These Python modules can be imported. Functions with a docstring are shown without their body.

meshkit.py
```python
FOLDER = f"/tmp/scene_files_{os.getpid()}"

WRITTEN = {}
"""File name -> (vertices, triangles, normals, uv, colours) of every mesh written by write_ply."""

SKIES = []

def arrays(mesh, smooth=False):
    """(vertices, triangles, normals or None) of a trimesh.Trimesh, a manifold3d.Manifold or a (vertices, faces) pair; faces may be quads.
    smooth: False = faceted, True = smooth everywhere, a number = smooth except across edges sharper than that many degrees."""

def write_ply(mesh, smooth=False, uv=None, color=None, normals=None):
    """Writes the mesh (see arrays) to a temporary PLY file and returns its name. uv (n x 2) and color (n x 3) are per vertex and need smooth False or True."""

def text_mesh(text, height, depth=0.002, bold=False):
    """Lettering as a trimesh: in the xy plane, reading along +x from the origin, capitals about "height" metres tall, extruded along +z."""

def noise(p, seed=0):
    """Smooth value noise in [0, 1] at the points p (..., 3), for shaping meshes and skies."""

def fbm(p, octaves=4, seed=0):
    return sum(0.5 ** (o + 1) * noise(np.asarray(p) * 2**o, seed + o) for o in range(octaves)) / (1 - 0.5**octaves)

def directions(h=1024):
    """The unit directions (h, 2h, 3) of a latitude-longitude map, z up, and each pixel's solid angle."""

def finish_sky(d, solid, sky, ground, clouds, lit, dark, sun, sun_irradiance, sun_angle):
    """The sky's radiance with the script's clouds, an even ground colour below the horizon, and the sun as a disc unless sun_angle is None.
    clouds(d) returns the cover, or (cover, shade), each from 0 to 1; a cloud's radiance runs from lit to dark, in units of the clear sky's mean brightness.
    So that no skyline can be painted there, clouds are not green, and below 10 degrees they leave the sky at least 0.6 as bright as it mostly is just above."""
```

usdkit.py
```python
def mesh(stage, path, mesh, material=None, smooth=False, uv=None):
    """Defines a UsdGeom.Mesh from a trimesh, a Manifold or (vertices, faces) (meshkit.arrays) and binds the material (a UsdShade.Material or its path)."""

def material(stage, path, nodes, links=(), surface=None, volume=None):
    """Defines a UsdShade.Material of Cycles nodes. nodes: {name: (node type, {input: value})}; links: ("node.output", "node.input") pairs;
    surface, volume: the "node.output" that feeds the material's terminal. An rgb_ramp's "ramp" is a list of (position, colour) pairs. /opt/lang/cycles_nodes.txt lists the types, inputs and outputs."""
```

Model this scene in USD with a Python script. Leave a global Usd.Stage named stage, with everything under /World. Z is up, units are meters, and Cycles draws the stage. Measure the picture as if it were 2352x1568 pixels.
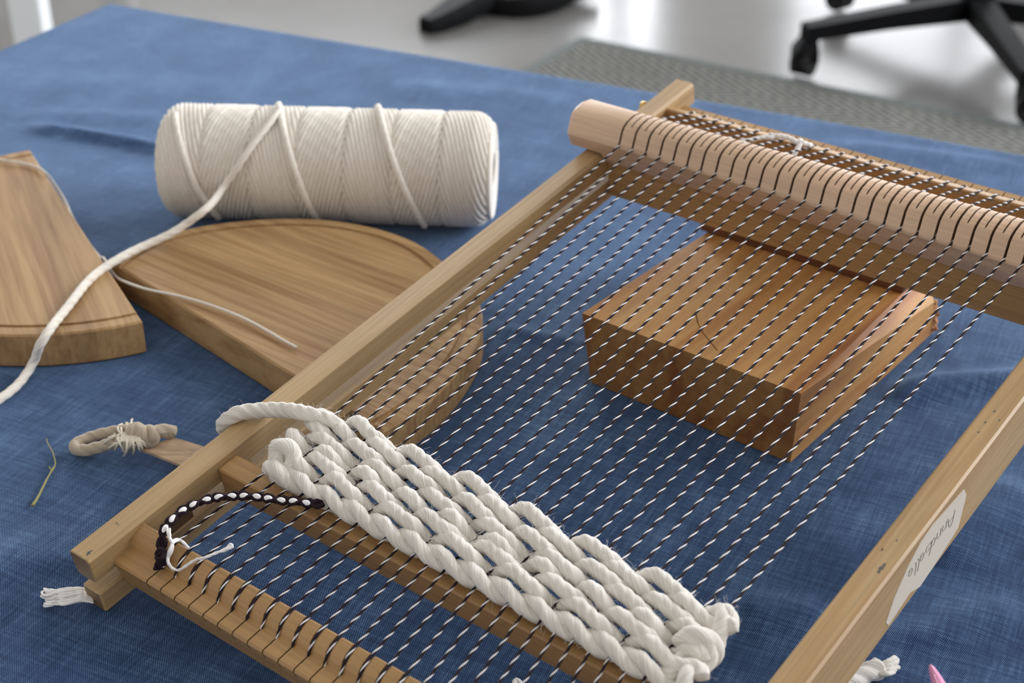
import math, random
import numpy as np, trimesh, usdkit, meshkit
import manifold3d as m3
from math import sin, cos, pi, radians, sqrt, atan2
from pxr import Usd, UsdGeom, UsdLux, Gf, Sdf, Vt, UsdShade

stage = Usd.Stage.CreateInMemory()
UsdGeom.SetStageUpAxis(stage, 'Z')
UsdGeom.Xform.Define(stage, '/World')
S = 0.6                 # metres per layout unit
TZ = 0.843 * S          # height of the table top above the floor
rng = random.Random(7)
nr = np.random.RandomState(7)

# ------------------------------------------------------------------ camera, sky, windows' light, exposure
FPX, PITCH, CH = 3512.0, radians(29.85), 0.66
EXPOSURE = 0.20
CAMR = np.array([[1, 0, 0], [0, -sin(PITCH), -cos(PITCH)], [0, cos(PITCH), -sin(PITCH)]])
CAMC = np.array([0, 0, CH])
cam = UsdGeom.Camera.Define(stage, '/World/camera')
AP = 22.3
cam.CreateHorizontalApertureAttr(AP); cam.CreateVerticalApertureAttr(AP * 1568 / 2352)
cam.CreateFocalLengthAttr(AP * FPX / 2352)
cam.CreateFStopAttr(AP * FPX / 2352 / (0.0072 * S * 1000))
cam.CreateFocusDistanceAttr(1.035 * S)
cam.CreateClippingRangeAttr((0.02, 100.0))
cam.CreateExposureAttr(EXPOSURE)
up, fw = -CAMR[1], CAMR[2]
cam.AddTransformOp().Set(Gf.Matrix4d(1, 0, 0, 0, *map(float, up), 0, *map(float, -fw), 0, 0, 0, CH * S + TZ, 1))

dome = UsdLux.DomeLight.Define(stage, '/World/room_light')     # even light from the rest of the pale room
dome.CreateIntensityAttr(0.19); dome.CreateColorAttr(Gf.Vec3f(1.0, 0.965, 0.925))

def rect_light(name, centre, width, height, towards, power, color):
    l = UsdLux.RectLight.Define(stage, '/World/' + name)
    l.CreateWidthAttr(width); l.CreateHeightAttr(height); l.CreateIntensityAttr(power); l.CreateColorAttr(Gf.Vec3f(*color))
    z = -np.asarray(towards, float); z /= np.linalg.norm(z)
    x = np.cross([0, 0, 1.0], z); x /= np.linalg.norm(x); y = np.cross(z, x)
    l.AddTransformOp().Set(Gf.Matrix4d(*map(float, x), 0, *map(float, y), 0, *map(float, z), 0, *map(float, centre), 1))

WX, WY = 2.3, 4.6      # inner faces of the right and the back wall (metres)
# (centre along the wall, width, sill height, radiance)
RIGHT_WINDOWS = [(0.95, 1.3, 0.85, 11.0), (2.75, 1.7, 0.85, 10.0)]
BACK_WINDOWS = [(-0.75, 1.3, 0.95, 15.0), (0.335, 0.34, 0.12, 8.0), (1.40, 1.2, 0.12, 3.6)]
WIN_Z1 = 2.35
DAY = (0.93, 0.955, 1.0)
for i, (c, wd, z0, pw_) in enumerate(RIGHT_WINDOWS):
    rect_light('daylight_%d' % (i + 1), (WX + 0.10, c, (z0 + WIN_Z1) / 2), wd, WIN_Z1 - z0, (-1, 0, 0), pw_, DAY)
for i, (c, wd, z0, pw_) in enumerate(BACK_WINDOWS):
    rect_light('daylight_%d' % (i + 3), (c, WY + 0.10, (z0 + WIN_Z1) / 2), wd, WIN_Z1 - z0, (0, -1, 0), pw_, DAY)

# ------------------------------------------------------------------ helpers
def V3(*a): return np.array(a, float)
def unit(a): a = np.asarray(a, float); return a / np.linalg.norm(a)
def ray(x, y): return V3((x - 1176) / FPX, (y - 784) / FPX, 1.0) @ CAMR
def at(x, y, z=0.0):
    d = ray(x, y); return CAMC + d * (z - CH) / d[2]
def atp(x, y, P, n):
    d = ray(x, y); return CAMC + d * (np.dot(np.asarray(P) - CAMC, n) / np.dot(d, n))

used = {}
def path_for(parent, name):
    base = parent + '/' + name
    n = used.get(base, 0); used[base] = n + 1
    return base if n == 0 else base + '_%03d' % n

def tag(prim, label=None, cat=None, group=None, kind=None):
    for k, v in (('label', label), ('category', cat), ('group', group), ('kind', kind)):
        if v: prim.SetCustomDataByKey(k, v)
    return prim

def thing(name, label, cat, group=None, M=None, loc=None):
    """An Xform directly under /World. M: 4x4 in layout units (rows = axes); loc: a base point in layout units."""
    x = UsdGeom.Xform.Define(stage, path_for('/World', name))
    if loc is not None: M = np.eye(4); M[3, :3] = loc
    if M is None: M = np.eye(4)
    T = np.array(M, float); T[3, :3] = T[3, :3] * S + [0, 0, TZ]
    x.AddTransformOp().Set(Gf.Matrix4d(*T.ravel().tolist()))
    tag(x.GetPrim(), label, cat, group)
    return x.GetPrim()

def arr(m):
    if isinstance(m, m3.Manifold):
        t = m.to_mesh(); return np.array(t.vert_properties[:, :3], float), np.array(t.tri_verts)
    if isinstance(m, trimesh.Trimesh): return np.array(m.vertices), np.array(m.faces)
    return np.asarray(m[0], float), np.asarray(m[1])

def mesh(name, m, mat, parent=None, smooth=30, uv=None, color=None, label=None, off=None):
    """One Mesh prim. With no parent it is a top-level prim in world layout units."""
    v, f = arr(m)
    if off is not None: v = v - np.asarray(off)
    v = v * S
    if parent is None: v = v + [0, 0, TZ]
    p = path_for(str(parent.GetPath()) if parent is not None else '/World', name)
    if uv is not None or color is not None: smooth = True
    g = usdkit.mesh(stage, p, (v, f), mat, smooth=smooth, uv=uv)
    if color is not None:
        UsdGeom.PrimvarsAPI(g).CreatePrimvar('tone', Sdf.ValueTypeNames.Color3fArray, 'vertex').Set(Vt.Vec3fArray.FromNumpy(np.asarray(color, np.float32)))
    if label: g.GetPrim().SetCustomDataByKey('label', label)
    return g.GetPrim()

def cat(parts):
    vs, fs, n = [], [], 0
    for v, f in map(arr, parts):
        vs.append(v); fs.append(f + n); n += len(v)
    return np.vstack(vs), np.vstack(fs)

def hull(pts): return m3.Manifold.hull_points(np.asarray(pts, float))
def box(x0, x1, y0, y1, z0, z1, c=0.0):
    if c <= 0: return m3.Manifold.cube([x1 - x0, y1 - y0, z1 - z0]).translate([x0, y0, z0])
    P = []
    for sx in (0, 1):
        for sy in (0, 1):
            for sz in (0, 1):
                q = [(x0, x1)[sx], (y0, y1)[sy], (z0, z1)[sz]]; d = [1 - 2 * sx, 1 - 2 * sy, 1 - 2 * sz]
                for k in range(3):
                    r = list(q)
                    for j in range(3):
                        if j != k: r[j] += d[j] * c
                    P.append(r)
    return hull(P)

def frames(P):
    P = np.asarray(P, float); T = np.gradient(P, axis=0); T /= np.linalg.norm(T, axis=1)[:, None] + 1e-12
    n = np.cross(T[0], [0.12, 0.2, 1.0]); n /= np.linalg.norm(n); N = [n]
    for i in range(1, len(P)):
        n = N[-1] - T[i] * np.dot(N[-1], T[i]); n /= np.linalg.norm(n) + 1e-12; N.append(n)
    N = np.array(N); return T, N, np.cross(T, N)

def spline(pts, step=None, n=None):
    """Centripetal-ish Catmull-Rom through the points, resampled evenly."""
    from scipy.interpolate import CubicSpline
    P = np.asarray(pts, float); d = np.r_[0, np.cumsum(np.linalg.norm(np.diff(P, axis=0), axis=1) ** 0.7)]
    c = CubicSpline(d, P); t = np.linspace(0, d[-1], max(80, 12 * len(P))); Q = c(t)
    s = np.r_[0, np.cumsum(np.linalg.norm(np.diff(Q, axis=0), axis=1))]
    n = n or max(4, int(s[-1] / step) + 1)
    return np.stack([np.interp(np.linspace(0, s[-1], n), s, Q[:, k]) for k in range(3)], 1)

def tube(P, r, sides=10, lobes=0, depth=0.0, pitch=0.03, caps=True, phase=0.0, squash=None):
    """A tube along P; r a number or one per point. lobes twist with the given pitch. Returns V, F, UV."""
    P = np.asarray(P, float); n = len(P); T, N, B = frames(P)
    s = np.r_[0, np.cumsum(np.linalg.norm(np.diff(P, axis=0), axis=1))]
    r = np.broadcast_to(r, n).astype(float)
    a = np.arange(sides + 1) * 2 * pi / sides
    tw = 2 * pi * s / pitch + phase
    rr = r[:, None] * np.ones((1, sides + 1))
    if lobes: rr = rr * (1 + depth * (np.abs(np.cos(lobes / 2 * (a[None] - tw[:, None]))) - 0.6))
    V = P[:, None] + rr[..., None] * (np.cos(a)[None, :, None] * N[:, None] + np.sin(a)[None, :, None] * B[:, None])
    uv = np.stack([np.repeat(s[:, None], sides + 1, 1) * S * 1000, ((a[None] - tw[:, None]) / (2 * pi))], -1)
    V = V.reshape(-1, 3); uv = uv.reshape(-1, 2)
    i, j = np.meshgrid(np.arange(n - 1), np.arange(sides), indexing='ij'); q = i * (sides + 1) + j
    F = np.vstack([np.stack([q, q + 1, q + sides + 2], -1).reshape(-1, 3), np.stack([q, q + sides + 2, q + sides + 1], -1).reshape(-1, 3)])
    if caps:
        for e, sg in ((0, -1), (n - 1, 1)):
            c = len(V); V = np.vstack([V, P[e] + T[e] * sg * r[e] * 0.5]); uv = np.vstack([uv, uv[e * (sides + 1)]])
            k = e * (sides + 1) + np.arange(sides)
            F = np.vstack([F, np.stack([k, k + 1, np.full(sides, c)], -1)[:, ::sg]])
    return V, F, uv

def weld_normals_tube(name, P, r, mat, parent, **k):
    V, F, uv = tube(P, r, **k); return mesh(name, (V, F), mat, parent, uv=uv)

def extrude_u(profile, u0, u1, ch=0.0):
    """Extrudes a (v, w) outline along u (local x)."""
    P = np.asarray(profile, float)
    if ch <= 0:
        return hull([(x, a, b) for x in (u0, u1) for a, b in P])
    c = P.mean(0); Q = c + (P - c) * (1 - ch / np.abs(P - c).max())
    return hull([(x, a, b) for x in (u0 + ch, u1 - ch) for a, b in P] + [(x, a, b) for x in (u0, u1) for a, b in Q])

# ------------------------------------------------------------------ materials
LOOKS = '/World/Looks/'
def srgb(r, g, b):
    c = np.array([r, g, b]) / 255.0
    return tuple(np.where(c <= 0.04045, c / 12.92, ((c + 0.055) / 1.055) ** 2.4))

def plain(name, col, rough=0.5, **kw):
    return usdkit.material(stage, LOOKS + name, {'p': ('principled_bsdf', dict(base_color=col, roughness=rough, **kw))}, [], surface='p.BSDF')

def end_grain(nodes, links, last, axis, end):
    """Cut ends drink up dirt and finish and are darker than the long faces."""
    nodes.update({'en': ('separate_xyz', {}), 'ea': ('math', dict(math_type='absolute')), 'er': ('rgb_ramp', dict(ramp=[(0.72, (1, 1, 1)), (0.93, (end, end * .93, end * .86))])), 'ex': ('mix', dict(mix_type='multiply', fac=1.0))})
    links += [('tc.normal', 'en.vector'), ('en.' + axis, 'ea.value1'), ('ea.value', 'er.fac'), (last, 'ex.color1'), ('er.color', 'ex.color2'), ('ex.color', 'p.base_color')]

def wood(name, light, dark, axis='y', across=60.0, along=3.0, rough=0.5, ring=0.5, spots=0.0, coat=0.0, fine=0.35, end=0.45):
    """Grain along a local axis. Scales are per metre of the object's own space."""
    ax = 'xyz'.index(axis)
    sc = [across] * 3; sc[ax] = along
    sf = [across * 9] * 3; sf[ax] = along * 6
    nodes = {'tc': ('texture_coordinate', {}),
             'm1': ('mapping', dict(scale=tuple(sc))), 'n1': ('noise_texture', dict(scale=1.0, detail=3.0, roughness=0.55, distortion=0.6)),
             'm2': ('mapping', dict(scale=tuple(sf))), 'n2': ('noise_texture', dict(scale=1.0, detail=2.0, roughness=0.6)),
             'n3': ('noise_texture', dict(scale=14.0, detail=2.0)),
             'r1': ('rgb_ramp', dict(ramp=[(0.25, light), (0.55, tuple(0.5 * np.array(light) + 0.5 * np.array(dark))), (0.68, dark), (0.74, light), (1.0, light)] if ring else [(0.2, light), (0.8, dark)])),
             'r2': ('rgb_ramp', dict(ramp=[(0.3, (1 - fine,) * 3), (0.62, (1.0, 1.0, 1.0))])),
             'r3': ('rgb_ramp', dict(ramp=[(0.25, (0.86, 0.83, 0.80)), (0.75, (1.08, 1.06, 1.04))])),
             'base': ('mix', dict(mix_type='mix', fac=ring if ring else 1.0, color1=light)),
             'x1': ('mix', dict(mix_type='multiply', fac=1.0)), 'x2': ('mix', dict(mix_type='multiply', fac=1.0)),
             'b': ('bump', dict(strength=0.25, distance=0.0004)),
             'p': ('principled_bsdf', dict(roughness=rough, coat_weight=coat, coat_roughness=0.3))}
    links = [('tc.object', 'm1.vector'), ('m1.vector', 'n1.vector'), ('tc.object', 'm2.vector'), ('m2.vector', 'n2.vector'), ('tc.object', 'n3.vector'),
             ('n1.fac', 'r1.fac'), ('n2.fac', 'r2.fac'), ('n3.fac', 'r3.fac'),
             ('r1.color', 'base.color2'), ('base.color', 'x1.color1'), ('r2.color', 'x1.color2'), ('x1.color', 'x2.color1'), ('r3.color', 'x2.color2'),
             ('n2.fac', 'b.height'), ('b.normal', 'p.normal')]
    last = 'x2.color'
    if spots:
        nodes['sv'] = ('noise_texture', dict(scale=55.0, detail=3.0, roughness=0.7)); nodes['sr'] = ('rgb_ramp', dict(ramp=[(0.0, (0, 0, 0)), (spots, (0, 0, 0)), (spots + 0.03, (1, 1, 1))]))
        nodes['sm'] = ('mix', dict(mix_type='mix', color2=srgb(60, 58, 60)))
        links += [('tc.object', 'sv.vector'), ('sv.fac', 'sr.fac'), ('sr.color', 'sm.fac'), (last, 'sm.color1')]; last = 'sm.color'
    end_grain(nodes, links, last, axis, end)
    return usdkit.material(stage, LOOKS + name, nodes, links, surface='p.BSDF')

PINE = srgb(182, 155, 112); PINE_D = srgb(164, 124, 77)
pine_v = wood('pine_rail', PINE, PINE_D, 'y', 70, 2.2, 0.45, 0.5, fine=.2)
pine_u = wood('pine_bar', srgb(180, 144, 96), srgb(160, 117, 68), 'x', 70, 2.2, 0.45, 0.4, fine=.22)
beech = wood('beech_heddle', srgb(214, 185, 158), srgb(196, 160, 132), 'x', 60, 3, 0.36, 0.4, fine=0.18)
oak = {}
def staved(name, light, dark, ang, stave, rough=0.68):
    """Board of glued staves running in the direction ang (world), each with its own tone."""
    nodes = {'tc': ('texture_coordinate', {}), 'm': ('mapping', dict(rotation=(0, 0, -ang))),
             'sx': ('separate_xyz', {}), 'q': ('math', dict(math_type='multiply', value2=1 / stave)), 'fl': ('math', dict(math_type='floor')),
             'wn': ('white_noise_texture', dict(dimensions='1D')), 'rs': ('rgb_ramp', dict(ramp=[(0, (0.84, 0.82, 0.8)), (1, (1.06, 1.05, 1.03))])),
             'm1': ('mapping', dict(scale=(9.0, 260.0, 120.0))), 'n1': ('noise_texture', dict(scale=1.0, detail=3.0, roughness=0.6, distortion=0.5)),
             'm2': ('mapping', dict(scale=(3.0, 60.0, 40.0))), 'n2': ('noise_texture', dict(scale=1.0, detail=2.0)),
             'r1': ('rgb_ramp', dict(ramp=[(0.3, dark), (0.6, light)])), 'r2': ('rgb_ramp', dict(ramp=[(0.3, (0.86, 0.84, 0.8)), (0.7, (1.08, 1.06, 1.04))])),
             'x1': ('mix', dict(mix_type='multiply', fac=1.0)), 'x2': ('mix', dict(mix_type='multiply', fac=1.0)),
             'b': ('bump', dict(strength=0.3, distance=0.0004)), 'p': ('principled_bsdf', dict(roughness=rough, specular_ior_level=0.3))}
    links = [('tc.object', 'm.vector'), ('m.vector', 'sx.vector'), ('sx.y', 'q.value1'), ('q.value', 'fl.value1'), ('fl.value', 'wn.w'), ('wn.value', 'rs.fac'),
             ('m.vector', 'm1.vector'), ('m1.vector', 'n1.vector'), ('m.vector', 'm2.vector'), ('m2.vector', 'n2.vector'), ('n1.fac', 'r1.fac'), ('n2.fac', 'r2.fac'),
             ('r1.color', 'x1.color1'), ('rs.color', 'x1.color2'), ('x1.color', 'x2.color1'), ('r2.color', 'x2.color2'), ('x2.color', 'p.base_color'), ('n1.fac', 'b.height'), ('b.normal', 'p.normal')]
    return usdkit.material(stage, LOOKS + name, nodes, links, surface='p.BSDF')

def fibre(name, col, dark, freq=26.0, strength=0.6, rough=0.85, twist=1.0):
    """Twisted cotton: fine fibres that run round the cord, from the mesh's st (length in mm, turns)."""
    nodes = {'tc': ('texture_coordinate', {}), 'm': ('mapping', dict(scale=(0.06, freq, 1.0))), 'n': ('noise_texture', dict(scale=1.0, detail=3.0, roughness=0.65, distortion=0.3)),
             'm2': ('mapping', dict(scale=(0.05, 1.2, 1.0))), 'n2': ('noise_texture', dict(scale=1.0, detail=2.0)),
             'r': ('rgb_ramp', dict(ramp=[(0.25, dark), (0.6, col)])), 'r2': ('rgb_ramp', dict(ramp=[(0.3, (0.93, 0.92, 0.90)), (0.7, (1.04, 1.04, 1.04))])),
             'x': ('mix', dict(mix_type='multiply', fac=1.0)), 'b': ('bump', dict(strength=strength, distance=0.0007)),
             'p': ('principled_bsdf', dict(roughness=rough, sheen_weight=0.25, sheen_roughness=0.5, subsurface_weight=0.0))}
    links = [('tc.UV', 'm.vector'), ('m.vector', 'n.vector'), ('tc.UV', 'm2.vector'), ('m2.vector', 'n2.vector'), ('n.fac', 'r.fac'), ('n2.fac', 'r2.fac'),
             ('r.color', 'x.color1'), ('r2.color', 'x.color2'), ('x.color', 'p.base_color'), ('n.fac', 'b.height'), ('b.normal', 'p.normal')]
    return usdkit.material(stage, LOOKS + name, nodes, links, surface='p.BSDF')

cotton = fibre('cotton_rope', srgb(230, 226, 219), srgb(196, 190, 181))
cord_m = fibre('cotton_cord', srgb(236, 230, 220), srgb(214, 207, 196), freq=14)
jute = fibre('beige_rope', srgb(190, 176, 156), srgb(150, 134, 114))
white_thread = fibre('white_thread', srgb(242, 240, 240), srgb(216, 212, 212), freq=6, strength=0.4)
yarn = usdkit.material(stage, LOOKS + 'two_tone_yarn', {'a': ('attribute', dict(attribute='tone')), 'p': ('principled_bsdf', dict(roughness=0.8, sheen_weight=0.1, specular_ior_level=0.2))}, [('a.color', 'p.base_color')], surface='p.BSDF')
DARK_YARN = srgb(36, 24, 30); WHITE_YARN = srgb(240, 238, 240)
yarn_dark = plain('dark_yarn', DARK_YARN, 0.85, specular_ior_level=0.2)
yarn_white = plain('white_yarn', WHITE_YARN, 0.8)
brass = plain('brass', srgb(205, 170, 90), 0.25, metallic=1.0)
black_plastic = plain('black_plastic', srgb(10, 11, 13), 0.6, specular_ior_level=0.12)
black_rubber = plain('black_rubber', srgb(18, 18, 20), 0.6)
white_paint = plain('white_paint', srgb(236, 240, 242), 0.4)
wall_paint = plain('wall_paint', srgb(220, 217, 212), 0.8)
pink_plastic = plain('pink_plastic', srgb(226, 150, 188), 0.28, coat_weight=0.4)
twig_m = plain('dry_straw', srgb(150, 146, 92), 0.7)
tape_m = plain('paper_tape', srgb(204, 194, 178), 0.6)
ink_m = plain('pencil', srgb(124, 120, 118), 0.6)
stain_m = plain('ink_stain', srgb(82, 84, 84), 0.7)

TA = radians(-25.74)           # direction of the table's far edge
def denim():
    k = 2 * pi / (0.00150 * S * 1.0)
    nodes = {'tc': ('texture_coordinate', {}), 'm': ('mapping', dict(rotation=(0, 0, -TA))), 's': ('separate_xyz', {}),
             'nw': ('noise_texture', dict(scale=420.0, detail=1.0)), 'nwx': ('math', dict(math_type='multiply_add', value2=1.4, value3=0.0)),
             'kx': ('math', dict(math_type='multiply', value2=k)), 'ky': ('math', dict(math_type='multiply', value2=k * 0.86)),
             'ax': ('math', dict(math_type='add')), 'ay': ('math', dict(math_type='add')),
             'sx': ('math', dict(math_type='sine')), 'sy': ('math', dict(math_type='sine')), 'pr': ('math', dict(math_type='multiply')),
             'mx': ('mapping', dict(scale=(900.0, 60.0, 1.0))), 'nx': ('noise_texture', dict(scale=1.0, detail=1.0)),
             'my': ('mapping', dict(scale=(60.0, 900.0, 1.0))), 'ny': ('noise_texture', dict(scale=1.0, detail=1.0)),
             'nl': ('noise_texture', dict(scale=26.0, detail=4.0, roughness=0.6)),
             'sl': ('math', dict(math_type='add')), 's2': ('math', dict(math_type='multiply_add', value2=0.6, value3=-0.6)),
             'l2': ('math', dict(math_type='multiply_add', value2=0.9, value3=-0.45)), 't1': ('math', dict(math_type='add')), 't2': ('math', dict(math_type='add')),
             'mr': ('map_range', dict(from_min=-0.35, from_max=1.15, to_min=0.0, to_max=1.0, clamp=True)),
             'r': ('rgb_ramp', dict(ramp=[(0.0, srgb(16, 29, 58)), (0.45, srgb(39, 67, 112)), (0.75, srgb(92, 134, 186)), (1.0, srgb(174, 206, 236))])),
             'b': ('bump', dict(strength=0.5, distance=0.0003)),
             'p': ('principled_bsdf', dict(roughness=0.9, sheen_weight=0.9, sheen_roughness=0.3, sheen_tint=srgb(165, 196, 236), specular_ior_level=0.2))}
    links = [('tc.object', 'm.vector'), ('m.vector', 's.vector'), ('m.vector', 'nw.vector'), ('nw.fac', 'nwx.value1'),
             ('s.x', 'kx.value1'), ('s.y', 'ky.value1'), ('kx.value', 'ax.value1'), ('nwx.value', 'ax.value2'), ('ky.value', 'ay.value1'), ('nwx.value', 'ay.value2'),
             ('ax.value', 'sx.value1'), ('ay.value', 'sy.value1'), ('sx.value', 'pr.value1'), ('sy.value', 'pr.value2'),
             ('m.vector', 'mx.vector'), ('mx.vector', 'nx.vector'), ('m.vector', 'my.vector'), ('my.vector', 'ny.vector'), ('m.vector', 'nl.vector'),
             ('nx.fac', 'sl.value1'), ('ny.fac', 'sl.value2'), ('sl.value', 's2.value1'), ('nl.fac', 'l2.value1'),
             ('pr.value', 't1.value1'), ('s2.value', 't1.value2'), ('t1.value', 't2.value1'), ('l2.value', 't2.value2'), ('t2.value', 'mr.value'),
             ('mr.result', 'r.fac'), ('r.color', 'p.base_color'), ('pr.value', 'b.height'), ('b.normal', 'p.normal')]
    return usdkit.material(stage, LOOKS + 'blue_chambray', nodes, links, surface='p.BSDF')
denim_m = denim()

def floor_mat():
    nodes = {'tc': ('texture_coordinate', {}), 'n': ('noise_texture', dict(scale=3.0, detail=4.0)), 'r': ('rgb_ramp', dict(ramp=[(0.3, srgb(104, 103, 101)), (0.7, srgb(112, 111, 110))])),
             'p': ('principled_bsdf', dict(roughness=0.22, specular_ior_level=0.5))}
    return usdkit.material(stage, LOOKS + 'pale_floor', nodes, [('tc.object', 'n.vector'), ('n.fac', 'r.fac'), ('r.color', 'p.base_color')], surface='p.BSDF')

def rug_mat():
    k = 2 * pi / 0.024
    nodes = {'tc': ('texture_coordinate', {}), 's': ('separate_xyz', {}),
             'tri': ('math', dict(math_type='pingpong', value2=0.05)), 'sc': ('math', dict(math_type='multiply', value2=1.6)), 'ad': ('math', dict(math_type='add')),
             'k': ('math', dict(math_type='multiply', value2=k)), 'si': ('math', dict(math_type='sine')),
             'n': ('noise_texture', dict(scale=90.0, detail=3.0)), 'a2': ('math', dict(math_type='multiply_add', value2=1.2, value3=-0.6)), 't': ('math', dict(math_type='add')),
             'mr': ('map_range', dict(from_min=-1.0, from_max=1.0, to_min=0, to_max=1, clamp=True)),
             'r': ('rgb_ramp', dict(ramp=[(0.0, srgb(54, 56, 55)), (1.0, srgb(140, 140, 135))])), 'b': ('bump', dict(strength=0.6, distance=0.003)),
             'p': ('principled_bsdf', dict(roughness=0.95, specular_ior_level=0.1))}
    links = [('tc.object', 's.vector'), ('s.y', 'tri.value1'), ('tri.value', 'sc.value1'), ('s.x', 'ad.value1'), ('sc.value', 'ad.value2'), ('ad.value', 'k.value1'), ('k.value', 'si.value1'),
             ('tc.object', 'n.vector'), ('n.fac', 'a2.value1'), ('si.value', 't.value1'), ('a2.value', 't.value2'), ('t.value', 'mr.value'), ('mr.result', 'r.fac'), ('r.color', 'p.base_color'),
             ('si.value', 'b.height'), ('b.normal', 'p.normal')]
    return usdkit.material(stage, LOOKS + 'grey_flatweave', nodes, links, surface='p.BSDF')

def block_mat():
    """Softwood offcut: reddish heartwood, wavy rings along the length (local y)."""
    nodes = {'tc': ('texture_coordinate', {}), 'm': ('mapping', dict(scale=(30.0, 3.5, 30.0))), 'n': ('noise_texture', dict(scale=1.0, detail=4.0, roughness=0.55, distortion=1.2)),
             'w': ('wave_texture', dict(wave_type='bands', bands_direction='x', profile='sine', scale=22.0, distortion=7.0, detail=2.0, detail_scale=1.2)), 'mw': ('mapping', dict(scale=(1.0, 0.14, 0.6))),
             'r': ('rgb_ramp', dict(ramp=[(0.25, srgb(214, 168, 108)), (0.5, srgb(198, 146, 84)), (0.72, srgb(170, 108, 54)), (1.0, srgb(150, 92, 46))])),
             'rw': ('rgb_ramp', dict(ramp=[(0.0, (0.80, 0.74, 0.68)), (0.6, (1.04, 1.03, 1.0))])), 'x': ('mix', dict(mix_type='multiply', fac=0.45)),
             'm3': ('mapping', dict(scale=(260.0, 16.0, 260.0))), 'n3': ('noise_texture', dict(scale=1.0, detail=2.0)), 'r3': ('rgb_ramp', dict(ramp=[(0.3, (0.8, 0.78, 0.76)), (0.6, (1.0, 1.0, 1.0))])), 'x3': ('mix', dict(mix_type='multiply', fac=0.8)),
             'b': ('bump', dict(strength=0.3, distance=0.0006)), 'p': ('principled_bsdf', dict(roughness=0.62))}
    links = [('tc.object', 'm.vector'), ('m.vector', 'n.vector'), ('n.fac', 'r.fac'), ('tc.object', 'mw.vector'), ('mw.vector', 'w.vector'), ('w.fac', 'rw.fac'), ('r.color', 'x.color1'), ('rw.color', 'x.color2'),
             ('tc.object', 'm3.vector'), ('m3.vector', 'n3.vector'), ('n3.fac', 'r3.fac'), ('x.color', 'x3.color1'), ('r3.color', 'x3.color2'), ('n3.fac', 'b.height'), ('b.normal', 'p.normal')]
    end_grain(nodes, links, 'x3.color', 'y', 0.55)
    return usdkit.material(stage, LOOKS + 'softwood_block', nodes, links, surface='p.BSDF')
block_m = block_mat()
bark_m = wood('dark_offcut', srgb(120, 76, 46), srgb(84, 50, 30), 'x', 80, 6, 0.75, 0.5)

# ------------------------------------------------------------------ the room
def wbox(name, x0, x1, y0, y1, z0, z1, mat, parent=None):
    """A box given in metres in the world."""
    b = box(x0, x1, y0, y1, z0, z1); v, f = arr(b); v = (v - [0, 0, TZ]) / S
    if parent is not None: v = v + [0, 0, TZ / S]
    return mesh(name, (v, f), mat, parent, smooth=False)
def structure(name, prim): tag(prim, None, None, None, 'structure'); return prim
def room_group(name):
    x = UsdGeom.Xform.Define(stage, '/World/' + name); tag(x.GetPrim(), None, None, None, 'structure'); return x.GetPrim()

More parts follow.
